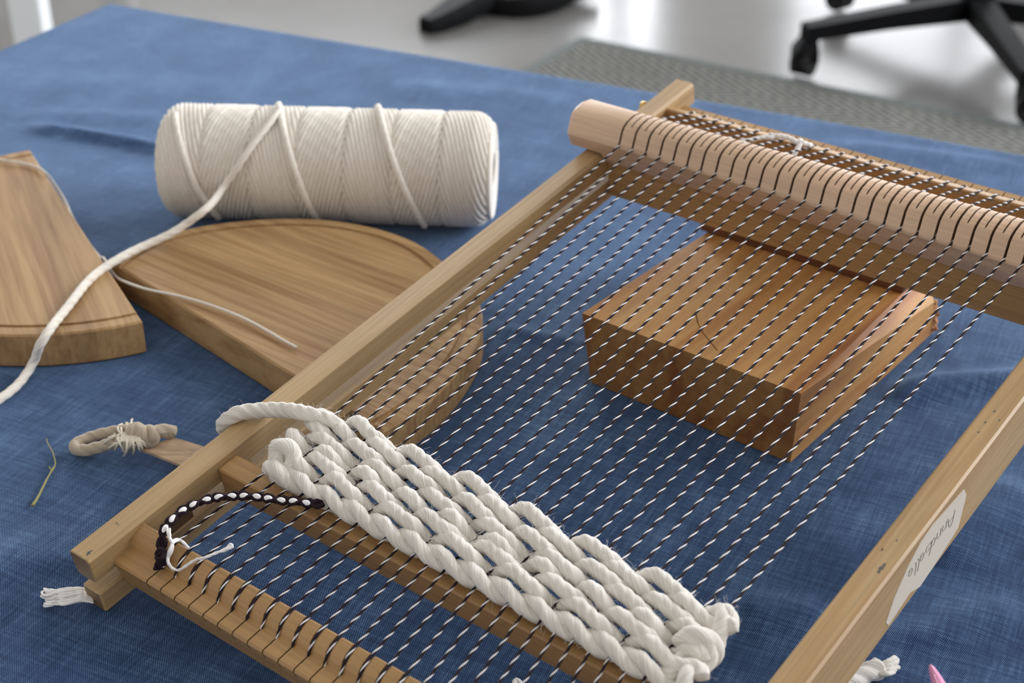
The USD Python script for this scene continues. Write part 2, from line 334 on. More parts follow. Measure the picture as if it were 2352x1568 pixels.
structure('floor', wbox('floor', -2.6, WX, -1.6, WY, -0.05, 0.0, floor_mat()))
def wall_with_windows(name, along, wins, z1, fixed, thick, lo, hi):
    """Wall along x (back) or y (right) with openings."""
    wins = sorted(wins)
    edges = [lo] + [e for c, wd, *_ in wins for e in (c - wd / 2, c + wd / 2)] + [hi]
    bs = []
    def add(a, b, q0, q1):
        bs.append(box(a, b, fixed, fixed + thick, q0, q1) if along == 'x' else box(fixed, fixed + thick, a, b, q0, q1))
    for i in range(len(edges) - 1):
        if i % 2 == 0: add(edges[i], edges[i + 1], 0, 2.6)
        else:
            add(edges[i], edges[i + 1], z1, 2.6); add(edges[i], edges[i + 1], 0, wins[i // 2][2])
    v, f = cat(bs); v = (v - [0, 0, TZ]) / S
    structure(name, mesh(name, (v, f), wall_paint, smooth=False))
wall_with_windows('wall_right', 'y', RIGHT_WINDOWS, WIN_Z1, WX, 0.08, -1.6, WY)
wall_with_windows('wall_back', 'x', BACK_WINDOWS, WIN_Z1, WY, 0.08, -2.6, WX)
k = 0
for along, wins in (('y', RIGHT_WINDOWS), ('x', BACK_WINDOWS)):
    for c, wd, z0, _ in wins:
        k += 1; g = room_group('window_%d' % k)
        UsdGeom.Xformable(g).AddTranslateOp().Set((0, 0, 0))
        def bar(a, b, q0, q1): return box(a, b, WY + .01, WY + .06, q0, q1) if along == 'x' else box(WX + .01, WX + .06, a, b, q0, q1)
        fw_ = .035
        fr = [bar(c - wd / 2, c + wd / 2, z0, z0 + .05), bar(c - wd / 2, c + wd / 2, WIN_Z1 - .05, WIN_Z1)] + [bar(x - fw_, x + fw_, z0 + .05, WIN_Z1 - .05) for x in (c - wd / 2 + fw_, c, c + wd / 2 - fw_)]
        v, f = cat(fr); mesh('window_frame', (v / S, f), white_paint, g, smooth=False)

# rug (its own frame: x along the far edge, y towards the camera)
FL = -0.843
rc, rl, rr_ = at(1335, 88, FL), at(1230, 162, FL), at(2352, 292, FL)
ex = unit((rr_ - rc) * [1, 1, 0]); ey = V3(ex[1], -ex[0], 0.0)
if np.dot(ey, rl - rc) < 0: ey = -ey
RM = np.eye(4); RM[0, :3] = ex; RM[1, :3] = -ey; RM[3, :3] = rc
rug = thing('rug', 'grey flatwoven rug with a herringbone weave on the pale floor', 'rug', M=RM)
rug_m = rug_mat()
mesh('woven_field', box(0.035, 2.6, -1.9, -0.03, 0.0, 0.006, 0.002), rug_m, rug)
hem_m = plain('rug_hem', srgb(92, 98, 97), 0.95)
mesh('hem', box(0.0, 0.036, -1.9, 0.0, 0.0, 0.007, 0.002), hem_m, rug)
mesh('hem', box(0.036, 2.6, -0.03, 0.0, 0.0, 0.0066, 0.002), hem_m, rug)

# ------------------------------------------------------------------ table and cloth
corner = V3(-0.572, 2.123, 0.0)
tx, ty = V3(cos(TA), sin(TA), 0), V3(-sin(TA), cos(TA), 0)   # along the far edge; away from the camera
TWD, TDP = 2.2, 1.38
TM = np.eye(4); TM[0, :3] = tx; TM[1, :3] = ty; TM[3, :3] = corner
TBL = np.array(TM); TBL[3, :3] = corner + V3(0, 0, FL)
table = thing('table', 'low table hidden under the blue denim cloth', 'table', M=TBL)
mesh('table_top', box(0.012, TWD - .012, -TDP + .012, -.012, -FL - .045, -FL - .006, .004), white_paint, table)
for a in (.09, TWD - .09):
    for b in (-.09, -TDP + .09):
        mesh('leg', box(a - .035, a + .035, b - .035, b + .035, 0, -FL - .045, .004), white_paint, table)

def seg_dist(X, Y, line):
    best = np.full(X.shape, 9.0); side = np.zeros(X.shape); par = np.zeros(X.shape); L = 0.0
    ln = [np.hypot(*(np.array(b) - np.array(a))) for a, b in zip(line[:-1], line[1:])]; tot = sum(ln)
    for (a, b), l in zip(zip(line[:-1], line[1:]), ln):
        a, b = np.array(a), np.array(b); d = (b - a) / l
        t = np.clip((X - a[0]) * d[0] + (Y - a[1]) * d[1], 0, l)
        px, py = X - a[0] - t * d[0], Y - a[1] - t * d[1]; D = np.hypot(px, py); sg = px * d[1] - py * d[0]
        m = D < best; best = np.where(m, D, best); side = np.where(m, np.sign(sg) * D, side); par = np.where(m, (L + t) / tot, par); L += l
    return best, side, par
FOLDS = [  # pixel line, amplitude, width: soft ridges in the cloth
    ([(60, 290), (170, 303), (300, 325), (420, 352)], .0085, .013), ([(0, 268), (150, 262), (330, 270), (420, 300)], .003, .03),
        ([(1985, 905), (2130, 882), (2300, 872), (2420, 860)], .010, .020), ([(1105, 745), (1180, 757), (1260, 772), (1345, 785)], .0035, .012),
    ([(1700, 1400), (1800, 1400), (1900, 1420)], .004, .03), ([(2050, 1500), (2200, 1430), (2352, 1390)], .005, .03), ([(2120, 1290), (2230, 1195), (2352, 1100)], .008, .035), ([(0, 1240), (110, 1290), (160, 1380)], .003, .05),
    ([(60, 180), (300, 200), (620, 205)], .003, .06), ([(900, 190), (1150, 215), (1330, 235)], .003, .04), ([(1900, 330), (2100, 352), (2352, 385)], .004, .03)]
FOOT = []      # footprints of what lies on the cloth: it is pressed flat there
def pressed(X, Y):
    import shapely
    from shapely.geometry import Polygon as Pg
    P = shapely.union_all([Pg(f).buffer(.002) for f in FOOT]); shapely.prepare(P)
    d = shapely.distance(P, shapely.points(X.ravel(), Y.ravel())).reshape(X.shape)
    return np.clip(d / .022, 0, 1) ** 1.2
def foot(pts, z=0.0): FOOT.append([tuple(at(*p, z)[:2]) for p in pts])
foot([(1335, 870), (1815, 1066), (2150, 768), (1640, 640)]); foot([(250, 610), (420, 530), (620, 505), (960, 560), (1110, 720), (1100, 880), (930, 1045), (640, 900)], .0)
foot([(-200, 400), (68, 365), (330, 805), (100, 835), (-200, 800)]); foot([(470, 470), (1090, 490), (1080, 530), (480, 520)]); foot([(-20, 925), (100, 800), (80, 790), (-20, 890)])
foot([(160, 1020), (320, 1060), (470, 1100), (560, 1050), (400, 1000), (190, 1000)]); foot([(80, 1340), (80, 1400), (330, 1440), (700, 1640), (760, 1500), (330, 1290), (200, 1330)]); foot([(1880, 1600), (1930, 1560), (2070, 1500), (2080, 1550), (2000, 1620)]); foot([(2120, 1520), (2160, 1520), (2200, 1700), (2140, 1700)])
foot([(60, 1165), (100, 1000), (135, 1060), (90, 1165)])
def cloth_height(X, Y):
    h = cloth_height0(X, Y)
    return -.0009 + np.where(h > 0, h * pressed(X, Y), h)
def cloth_height0(X, Y):
    P = np.stack([X * 5, Y * 5, np.zeros_like(X)], -1)
    h = 0.0022 * (meshkit.fbm(P, 3, 3) - .5)
    P2 = np.stack([X * 22, Y * 22, np.zeros_like(X)], -1); h += 0.0006 * (meshkit.noise(P2, 5) - .5)
    for px, amp, wd in FOLDS:
        line = [tuple(at(*p)[:2]) for p in px]
        D, sd, t = seg_dist(X, Y, line)
        taper = np.clip(np.minimum(t, 1 - t) * 5 + .15, 0, 1)
        w = np.where(sd > 0, wd, wd * .55)
        h = h + amp * taper * np.exp(-(sd / w) ** 2)
    return h
def cloth():
    R, drop = .014, .34
    def axis(n0, n1, step):
        inner = np.arange(n0, n1 + 1e-9, step)
        return inner
    # parameter: arc length outwards beyond each edge rolls over and hangs down
    def rollpos(s, size):
        """s from -over to size+over -> (position, z, outward fraction)"""
        pos, z = np.array(s, float), np.zeros_like(s)
        lo = s < R; a = np.clip((R - s) / R, 0, pi / 2); rest = np.clip((R - s) - R * pi / 2, 0, None)
        pos = np.where(lo, R - R * np.sin(a), pos); z = np.where(lo, -R * (1 - np.cos(a)) - rest, z)
        hi = s > size - R; q = s - (size - R); a = np.clip(q / R, 0, pi / 2); rest = np.clip(q - R * pi / 2, 0, None)
        pos = np.where(hi, size - R + R * np.sin(a), pos); z = np.where(hi, -R * (1 - np.cos(a)) - rest, z)
        return pos, z
    def samples(size):
        edge = np.array([-drop, -drop * .8, -drop * .6, -drop * .4, -drop * .22, -.05, -.03, -.018, -.011, -.006, -.001, .004, .009, .014])
        return np.r_[edge, np.arange(.014 + .006, size - .018, .006), size - edge[::-1]]
    sx, sy = samples(TWD), samples(TDP)
    X, zx = rollpos(sx, TWD); Y, zy = rollpos(sy, TDP)
    GX, GY = np.meshgrid(X, Y, indexing='ij'); ZX, ZY = np.meshgrid(zx, zy, indexing='ij')
    Z = ZX + ZY                                            # at corners both drop: pull together
    Z = np.maximum(Z, -drop)
    inside = (ZX > -1e-6) & (ZY > -1e-6)
    wx = corner[0] + GX * tx[0] - GY * ty[0]; wy = corner[1] + GX * tx[1] - GY * ty[1]
    h = cloth_height(wx, wy)
    dx = np.minimum(GX, TWD - GX); dy = np.minimum(GY, TDP - GY); fade = np.clip(np.minimum(dx, dy) / .03, 0, 1)
    # soft wander of the edge and hanging folds
    hang = np.clip(-Z / drop, 0, 1)
    ox = np.where(GX < TWD / 2, -1, 1) * (ZX < -1e-6); oy = np.where(GY < TDP / 2, -1, 1) * (ZY < -1e-6)
    wav = hang * .02 * (1 + np.sin((np.where(ZX < -1e-6, GY, GX)) * 26 + 1.3))
    GX2 = GX + ox * wav; GY2 = GY + oy * wav
    wob = .004 * np.sin(GX * 5 + .5) * (1 - fade)
    wx = corner[0] + GX2 * tx[0] - (GY2 + wob) * ty[0]; wy = corner[1] + GX2 * tx[1] - (GY2 + wob) * ty[1]
    Zf = Z + h * np.where(inside, .3 + .7 * fade, .3 * (1 - hang))
    V = np.stack([wx, wy, Zf], -1).reshape(-1, 3)
    n, m = GX.shape; i, j = np.meshgrid(np.arange(n - 1), np.arange(m - 1), indexing='ij'); q = (i * m + j)
    F = np.vstack([np.stack([q, q + m + 1, q + 1], -1).reshape(-1, 3), np.stack([q, q + m, q + m + 1], -1).reshape(-1, 3)])
    return V, F
cl = mesh('tablecloth', cloth(), denim_m, None, smooth=True)
tag(cl, 'faded blue denim cloth spread over the whole table', 'tablecloth')
def zc(x, y): return float(cloth_height(np.array([[x]]), np.array([[y]]))[0, 0])
def onto(px, py, lift=0.0):
    P = at(px, py, lift); h = zc(P[0], P[1]); return at(px, py, lift + h)

# ------------------------------------------------------------------ the loom: local frame u across, v along the rails, w up from the rails' top
A = at(158, 1262, .0485)
YAW, TILT = radians(51.46), radians(9.6)
hv = V3(cos(YAW), sin(YAW), 0)
Vv = hv * cos(TILT) + V3(0, 0, sin(TILT)); Uu = V3(sin(YAW), -cos(YAW), 0); Ww = np.cross(Uu, Vv)
LM = np.eye(4); LM[0, :3], LM[1, :3], LM[2, :3], LM[3, :3] = Uu, Vv, Ww, A
def lw(u, v, w): return A + Uu * u + Vv * v + Ww * w
def loc(P): d = np.asarray(P) - A; return V3(d @ Uu, d @ Vv, d @ Ww)
def pw(x, y, w0=0.0): return loc(atp(x, y, A + Ww * w0, Ww))      # pixel -> loom coordinates on a plane w = w0
def pu(x, y, u0): return loc(atp(x, y, A + Uu * u0, Uu))
NT = 27
uf = lambda i: .0523 + .01341 * i
uw_ = lambda i: .0605 + .01252 * i
uh = lambda i: .0420 + .01360 * i
loom = thing('weaving_loom', 'rectangular pine weaving loom tilted up on a wood block, strung with dark warp', 'loom', M=LM)
RW, LEN, WID = .0195, .7155, .4500
def rail(u0, deep=False):
    if deep: return box(u0, u0 + RW, 0, LEN, -.0495, 0, .0016)
    prof = [(u0 + .0015, 0), (u0 + RW - .0025, 0.0), (u0 + RW, -.0025), (u0 + RW, -.0195), (u0 + RW - .0015, -.021), (u0 + .0015, -.021), (u0, -.0195), (u0, -.0015)]
    return hull([(a, y, b) for y in (.0008, LEN - .0008) for a, b in prof] + [(u0 + RW / 2 + (a - u0 - RW / 2) * .93, y, -.0105 + (b + .0105) * .93) for y in (0, LEN) for a, b in prof])
def low_rail(u0):
    return box(u0, u0 + .0185, 0.0, .66, -.0495, -.0315, .0014)
for u0 in (0.0, WID - RW):
    side = 'left' if u0 == 0 else 'right'
    mesh('rail', rail(u0, u0 > 0), pine_v, loom)
    if u0 == 0: mesh('lower_rail', low_rail(-.0005), pine_v, loom)
    for y in (.035, .60) if u0 == 0 else ():
        mesh('spacer_block', box(u0 + .002, u0 + .017, y, y + .05, -.0316, -.0209), pine_u, loom)

def notched_bar(mirror=False):
    """Ridge with a lip in front; thread slots cut down through the lip and over the ridge."""
    lip = extrude_u([(.0163, -.0160), (.0178, -.0144), (.031, -.0144), (.0466, -.0144), (.0466, -.037), (.0205, -.037)], RW, WID - RW)
    ridge = extrude_u([(.0308, -.0150), (.0348, -.0081), (.0384, -.0058), (.0452, -.0040), (.0466, -.0048), (.0466, -.0160), (.0308, -.0160)], RW, WID - RW)
    b = lip + ridge
    cuts = []
    for i in range(NT):
        u = uf(i) if not mirror else uh(i)
        cuts.append(box(u - .0005, u + .0005, .0140, .0320, -.0225, 0))
        cuts.append(extrude_u([(.029, -.0118), (.029, .004), (.0475, .004), (.0475, -.0078), (.0405, -.0068)], u - .0018, u + .0018))
    b = b - m3.Manifold.batch_boolean(cuts, m3.OpType.Add)
    if mirror: b = b.mirror([0, 1, 0]).translate([0, LEN, 0])
    return b
mesh('front_bar', notched_bar(), pine_u, loom)
mesh('rear_bar', notched_bar(True), pine_u, loom)
mesh('breast_bar', box(RW, WID - RW, .1123, .1304, -.029, -.0072, .0012), pine_u, loom)
mesh('cross_bar', box(RW - .0005, WID - RW + .0005, .5760, .594, -.0438, -.0092, .0012), pine_u, loom)
sc = trimesh.creation.revolve(np.array([(0, -.0075), (.0030, -.0070), (.0042, -.0052), (.0042, -.0022), (.0018, -.002), (.0016, 0.0), (0, 0.0)]), sections=20)
sc.apply_transform(trimesh.transformations.rotation_matrix(pi / 2, [0, 1, 0])); sc.apply_translation([0, .668, -.0062])
mesh('screw', sc, brass, loom, smooth=40, label='brass screw head in the outer side of the left rail')
# paper tape with pencilled name on the outer side of the right rail
tp = [pu(*p, WID)[1:] for p in [(2214, 1123), (2219, 1136), (2200, 1212), (2150, 1290), (2112, 1348), (2090, 1360), (2040, 1436), (2034, 1430), (2052, 1375), (2085, 1300), (2112, 1248), (2140, 1207)]]
tp = np.array(tp); tp[:, 1] = np.clip(tp[:, 1], -.0484, -.003)
from shapely.geometry import Polygon
tm = trimesh.creation.extrude_polygon(Polygon(tp).buffer(0), .0003, engine='earcut')
vv = np.array(tm.vertices); tv = np.stack([WID + vv[:, 2], vv[:, 0], vv[:, 1]], 1)
tape = mesh('paper_tape', (tv, np.array(tm.faces)), tape_m, loom, smooth=False, label='torn strip of paper tape with a pencilled name')
STROKES = {  # handwriting on a unit grid
    'A': [[(0, 0), (.35, 1.0), (.7, 0)], [(.15, .4), (.6, .4)]], 'n': [[(0, 0), (0, .55)], [(0, .4), (.15, .55), (.3, .5), (.33, 0)]],
    'a': [[(.4, .5), (.15, .55), (0, .25), (.15, 0), (.35, .15), (.4, .55), (.42, 0)]], 'b': [[(0, 1.0), (0, 0), (.25, 0), (.38, .25), (.2, .5), (0, .35)]],
    'e': [[(.02, .28), (.36, .32), (.2, .55), (0, .28), (.15, 0), (.38, .1)]], 'l': [[(.0, 1.05), (.02, 0), (.1, 0)]]}
parts = []; cx = 0.0
A0, A1 = .3465, .2810
word = 'Annabelle'; wl = sum({'A': .85, 'l': .28}.get(c, .55) for c in word); hgt = .0105
for c in word:
    for st in STROKES[c]:
        pts = []
        for (a, b) in st:
            pts.append((WID + .00045, A0 + (A1 - A0) * (cx + a) / wl, -.0180 - b * .0108))
        pts = spline(pts, n=14) if len(pts) > 2 else np.linspace(pts[0], pts[1], 5)
        parts.append(tube(pts, .00017, 5)[:2])
    cx += {'A': .85, 'l': .28}.get(c, .55)
mesh('handwriting', cat(parts), ink_m, tape, smooth=True, label='pencilled name Annabelle, upside down')
def blot(px, py, r, w0=.0001, name='ink_stain', sd=0):
    q = pw(px, py, 0.0); rs = np.random.RandomState(sd); a = np.linspace(0, 2 * pi, 15)[:-1]
    rr2 = .7 * r * (.35 + 1.1 * rs.rand(14)); P = [(q[0] + x * cos(t), q[1] + 1.6 * x * sin(t)) for x, t in zip(rr2, a)]
    t = trimesh.creation.extrude_polygon(Polygon(P).buffer(0), .00022, engine='earcut'); t.apply_translation([0, 0, -.00008]); return t
st = [blot(2024, 1303, .0022, sd=1), blot(2031, 1297, .0016, sd=2), blot(2026, 1262, .0011, sd=3), blot(2018, 1312, .0012, sd=4), blot(2263, 970, .0009, sd=5), blot(2248, 992, .0008, sd=6), blot(2295, 965, .0008, sd=7), blot(2284, 944, .0009, sd=8), blot(2060, 1240, .0009, sd=9)]
for m_ in st: mesh('ink_stain', m_, stain_m, loom, smooth=False)
st = [blot(207, 1267, .0016, sd=11), blot(202, 1272, .0012, sd=12), blot(268, 1201, .0007, sd=14), blot(272, 1204, .0006, sd=15)]
for m_ in st: mesh('ink_stain', m_, stain_m, loom, smooth=False)

# ------------------------------------------------------------------ heddle bar
hed = thing('heddle_bar', 'beech heddle bar with rows of sawn slots lying across the loom rails', 'heddle', M=LM)
hp = [(.5740, .0002), (.5668, .0045), (.5640, .0160), (.5655, .0195), (.5715, .0300), (.5745, .0325), (.5800, .0345), (.5900, .0352), (.5990, .0330), (.6060, .0270), (.6100, .0160), (.6020, .0002)]
hb = extrude_u(hp, -.013, .470, .0025) + extrude_u([(.5668, .0045), (.5740, -.0085), (.5990, -.0085), (.6020, .0045)], RW + .001, WID - RW - .001)
cuts = []
for i in range(NT + 1):
    u = uh(i)
    if i < NT: cuts.append(box(u - .0010, u + .0010, .55, .63, .0165, .05))
    g = u + .0068
    if i < NT: cuts.append(extrude_u([(.5735, .0330), (.5735, .06), (.63, .06), (.63, .018), (.600, .027)], g - .0006, g + .0006))
hb = hb - m3.Manifold.batch_boolean(cuts, m3.OpType.Add)
mesh('slotted_bar', hb, beech, hed, smooth=25)

# ------------------------------------------------------------------ warp
warp = thing('warp', 'dark purple and white twisted yarn strung lengthwise across the loom', 'yarn', M=LM)
WV = .0030                                       # height of the warp where the weaving sits
def weave_lo(u): return .1245 + (.1190 - .1245) * (u - .06) / .33
def weave_hi(u): return .1900 + (.1765 - .1900) * (u - .07) / .32 + .0008 * sin(u * 40)
def plied(P, rs, rh, pitch, phase, sides=4):
    """Four plies twisted together, one of them white."""
    T, N, B = frames(P); s = np.r_[0, np.cumsum(np.linalg.norm(np.diff(P, axis=0), axis=1))]
    Vs, Fs, Cs, n = [], [], [], 0
    wob = .5 * np.sin(s * 61 + phase * 3) + .35 * np.sin(s * 143 + phase)
    for k in range(4):
        a = 2 * pi * s / pitch + phase + wob + k * pi / 2
        Q = P + rh * (.86 if k == 0 else .96) * (np.cos(a)[:, None] * N + np.sin(a)[:, None] * B)
        b = np.arange(sides) * 2 * pi / sides
        r = rs * (1.34 if k == 0 else 1.06)
        v = Q[:, None] + r * (np.cos(b)[None, :, None] * N[:, None] + np.sin(b)[None, :, None] * B[:, None])
        i, j = np.meshgrid(np.arange(len(P) - 1), np.arange(sides), indexing='ij'); q = i * sides + j; q2 = i * sides + (j + 1) % sides
        f = np.vstack([np.stack([q, q2, q2 + sides], -1).reshape(-1, 3), np.stack([q, q2 + sides, q + sides], -1).reshape(-1, 3)])
        Vs.append(v.reshape(-1, 3)); Fs.append(f + n); n += len(P) * sides
        Cs.append(np.tile(WHITE_YARN if k == 0 else DARK_YARN, (len(P) * sides, 1)))
    return np.vstack(Vs), np.vstack(Fs), np.vstack(Cs)
def polyline(pts, step):
    P = np.asarray(pts, float); s = np.r_[0, np.cumsum(np.linalg.norm(np.diff(P, axis=0), axis=1))]
    n = int(s[-1] / step) + 1
    Q = np.stack([np.interp(np.linspace(0, s[-1], n), s, P[:, k]) for k in range(3)], 1)
    for _ in range(2): Q[1:-1] = .25 * Q[:-2] + .5 * Q[1:-1] + .25 * Q[2:]
    return Q
def warp_w(i, v):  # height of warp i at v inside the weaving
    return WV
for i in range(NT):
    a, b, c = uf(i), uw_(i), uh(i); j = lambda s=.0004: rng.uniform(-s, s)
    lo, hi = weave_lo(b), weave_hi(b)
    pts = [(a, .0235, -.0215), (a, .0285, -.0170), (a, .0300, -.0130), (a + .0002, .0335, -.0090), (a, .0395, -.0052), (a, .046, -.0040),
           (b - .0005, lo - .004, WV - .0012), (b, lo + .004, WV)]
    pts += [(b + j(), v, WV + j()) for v in np.linspace(lo + .01, hi - .006, 5)]
    pts += [(b, hi, WV), (c, .5640, .0185), (c, .585, .0185), (c, .610, .0190), (c, LEN - .0466, -.0036), (c, LEN - .0390, -.0050), (c, LEN - .0335, -.0090), (c, LEN - .0300, -.0130), (c, LEN - .026, -.0205)]
    P = polyline(pts, .0012)
    Vt3, Ft3, Ct3 = plied(P, .00044, .00053, .0120, rng.uniform(0, 6.28))
    mesh('warp_thread', (Vt3, Ft3), yarn, warp, color=Ct3)

# ------------------------------------------------------------------ the woven band
band = thing('woven_band', 'thick band of soft white cotton rope woven into the warp', 'weaving', M=LM)
RR = .0048
NROW = 7
OVER = [(0, 4, 1), (1, 4, 3), (2, 3, 2), (3, 4, 0), (4, 4, 2), (5, 4, 1), (6, 4, 3)]    # row, repeat, first thread that lies on top
def row_v(k, u):      # k = 0 .. NROW - 1 rows above the twined row
    lo = weave_lo(u) + .0120; hi = weave_hi(u) - .0030
    return lo + (hi - lo) * (k / (NROW - 1))
def row_points(k, per, off):
    pts = []
    for i in range(NT):
        u = uw_(i); ph = (i + off) % per; under = ph == 0
        sl = (ph - per / 2) / per if not under else 0.0        # each float slants a little across the row
        h = -.0048 if under else .0036 + .0012 * sin(pi * ph / per)
        pts.append((u + rng.uniform(-.0007, .0007), row_v(k, u) - .0088 * sl + rng.uniform(-.0005, .0005), WV + h + rng.uniform(-.0004, .0008)))
    return pts
rows = [row_points(*o) for o in OVER]
uR, uL = uw_(NT - 1), uw_(0)
TURNS = []
paths = []
for k in range(NROW):
    P = rows[k] if k % 2 else rows[k][::-1]      # row 0 runs right to left
    paths.append(P)
def turn(k, right, out=.0095, lift=.002):
    u = (uR + out) if right else (uL - out)
    ua = uR if right else uL
    return (u, (row_v(k, ua) + row_v(k + 1, ua)) / 2, WV + lift)
full = []
for k in range(NROW):
    s = list(paths[k])
    if k > 0: s = [turn(k - 1, k % 2 == 0)] + s
    if k < NROW - 1: s = s + [turn(k, k % 2 == 1, .0125 if k == 5 else .0085, .007 if k == 5 else .002 - .002 * (k % 3))]
    full.append(s)
# the first row starts at the right in the knot
full[0] = [(uR + .016, row_v(0, uR) - .002, WV + .004), (uR + .009, row_v(0, uR) + .001, WV + .005)] + full[0]
# the last row ends at the left and its tail lies over the left rail
q = lambda x, y, w: pw(x, y, w)
tail = [q(775, 975, .010), q(742, 958, .014), q(715, 951, .0155), q(670, 943, .0115), q(620, 941, .0075), q(575, 944, .0064), q(545, 950, .0055), q(525, 962, .002), q(513, 978, -.006)]
tail = [tuple(t) for t in tail] + [(-.0085, tail[-1][1] + .004, -.018), (-.010, tail[-1][1] + .012, -.030)]
full[NROW - 1] = full[NROW - 1][:-1] + tail
for k in range(NROW):
    P = spline(full[k], step=.0011)
    rr_w = np.full(len(P), RR)
    if k == NROW - 1: rr_w[P[:, 0] < .055] = .0055; rr_w = np.convolve(np.pad(rr_w, 6, mode='edge'), np.ones(13) / 13, 'valid')
    weld_normals_tube('weft_row', P, rr_w, cotton, band, sides=18, lobes=4, depth=.15, pitch=.036, phase=rng.uniform(0, 6))
# twined row: two strands wrapped round each other and round every thread
def twined(ph):
    pts = []
    for i in np.arange(-.6, NT - .2, .34):
        u = .0605 + .01252 * i; a = pi / 2 * i + ph
        pts.append((u, weave_lo(u) + .0030 * cos(a) + .0005, WV + .0038 * sin(a) + .0008))
    return pts
t0, t1 = twined(0.3), twined(0.3 + pi)
uRk = uR
t0e = t0 + [(uR + .010, weave_lo(uR) + .002, WV + .006)]
# right: knot, then a tail that runs down under the right rail
kn = lambda x, y, w: tuple(pw(x, y, w))
t1e = t1[:-2] + [kn(1578, 1490, .006), kn(1600, 1472, .011), kn(1625, 1480, .010), kn(1632, 1505, .006), kn(1618, 1530, .002), kn(1592, 1535, .006), kn(1575, 1555, .009), kn(1562, 1590, .003), kn(1555, 1640, -.012)]
lend = [kn(652, 1075, .004), kn(672, 1055, .010), kn(660, 1030, .013), kn(645, 1040, .011), kn(640, 1070, .006), kn(660, 1095, .003), kn(700, 1108, .004)]
t0e = lend + t0e[3:]
t1e = [kn(628, 1074, .003), kn(634, 1088, .004), kn(650, 1103, .002), kn(690, 1122, -.001)] + t1e[3:]
for P in (t0e, t1e):
    P = spline(P, step=.0011)
    weld_normals_tube('twined_strand', P, .0045, cotton, band, sides=18, lobes=3, depth=.16, pitch=.038, phase=rng.uniform(0, 6))
# right-hand end knots
kr = [[(1562, 1478, .004), (1580, 1462, .010), (1608, 1460, .013), (1632, 1474, .010), (1642, 1496, .004), (1628, 1516, -.003), (1600, 1520, -.006), (1575, 1505, -.005)],
      [(1640, 1470, .004), (1655, 1445, .008), (1662, 1422, .009), (1650, 1408, .006), (1636, 1420, .003)]]
kr += [[(640, 1064, .003), (634, 1042, .010), (646, 1026, .0155), (664, 1028, .016), (676, 1050, .011), (668, 1074, .006), (676, 1092, .002)], [(618, 1080, .000), (626, 1072, .006), (640, 1082, .008), (656, 1098, .004), (668, 1110, -.001)]]
for P in kr:
    P = spline([kn(*p) for p in P], step=.0011)
    weld_normals_tube('end_knot', P, .0056, cotton, band, sides=18, lobes=3, depth=.14, pitch=.04)
# loose fibres standing off the rope
def fuzz(paths, n, r, ln, seed, parent, mat):
    rs = np.random.RandomState(seed); C = []
    for _ in range(n):
        P = paths[rs.randint(len(paths))]; k = rs.randint(1, len(P) - 1); d = unit(rs.randn(3)); d[2] = abs(d[2]) if rs.rand() < .7 else d[2]
        a = P[k] + d * r * .95; t = unit(P[k + 1] - P[k - 1]); e = unit(d + t * rs.uniform(-1.4, 1.4) + rs.randn(3) * .3); l = ln * rs.uniform(.4, 1.3)
        C.append(np.array([a, a + e * l * .5, a + e * l + rs.randn(3) * l * .25]))
    c = UsdGeom.BasisCurves.Define(stage, path_for(str(parent.GetPath()), 'fuzz'))
    pts = np.vstack(C) * S
    c.CreatePointsAttr(Vt.Vec3fArray.FromNumpy(pts.astype(np.float32))); c.CreateCurveVertexCountsAttr(Vt.IntArray([3] * len(C)))
    c.CreateTypeAttr('linear'); c.CreateWidthsAttr(Vt.FloatArray([0.00005])); c.SetWidthsInterpolation('constant')
    UsdShade.MaterialBindingAPI.Apply(c.GetPrim()).Bind(mat); c.GetPrim().SetCustomDataByKey('kind', 'stuff'); return c
fibre_hair = plain('loose_fibre', srgb(240, 236, 230), 0.8)
fuzz([spline(p, step=.0011) for p in full + [t0e, t1e]], 2600, .0053, .0052, 4, band, fibre_hair)

# ------------------------------------------------------------------ crocheted chain and white tie at the first thread
chain = thing('crochet_chain', 'crocheted chain of the dark and white yarn curling over the first warp threads', 'yarn', M=LM)
cp = [(366, 1306, -.011), (366, 1284, -.006), (370, 1262, -.001), (372, 1243, .002), (374, 1226, .004), (384, 1206, .006), (402, 1185, .007), (427, 1167, .0075), (457, 1153, .0075), (490, 1143, .0075), (522, 1139, .007), (552, 1138, .007), (582, 1139, .007), (612, 1143, .007), (642, 1148, .0065), (672, 1150, .0065), (702, 1154, .006), (724, 1157, .006), (742, 1156, .0055)]
CP = spline([pw(*p) for p in cp], step=.0006)
T, N, B = frames(CP); s = np.r_[0, np.cumsum(np.linalg.norm(np.diff(CP, axis=0), axis=1))]
upn = V3(0, 0, 1.0); sd = np.cross(T, upn); sd /= np.linalg.norm(sd, axis=1)[:, None]; nn = np.cross(sd, T)
PITCHC = .0087
for kk in (0, 1):
    ph = kk * pi
    wv = np.cos(2 * pi * s / PITCHC / 2 + ph)
    Q = CP + sd * (.0024 * np.sign(wv) * np.abs(wv) ** .6)[:, None] + nn * (.0007 * np.sin(2 * pi * s / PITCHC + ph))[:, None]
    mesh('dark_strand', tube(Q, .0015, 8, lobes=2, depth=.25, pitch=.008)[:2], yarn_dark, chain, smooth=True)
mesh('dark_strand', tube(CP - nn * .0012, .0017, 8, lobes=2, depth=.25, pitch=.008)[:2], yarn_dark, chain, smooth=True)
cam_l = loc(CAMC)
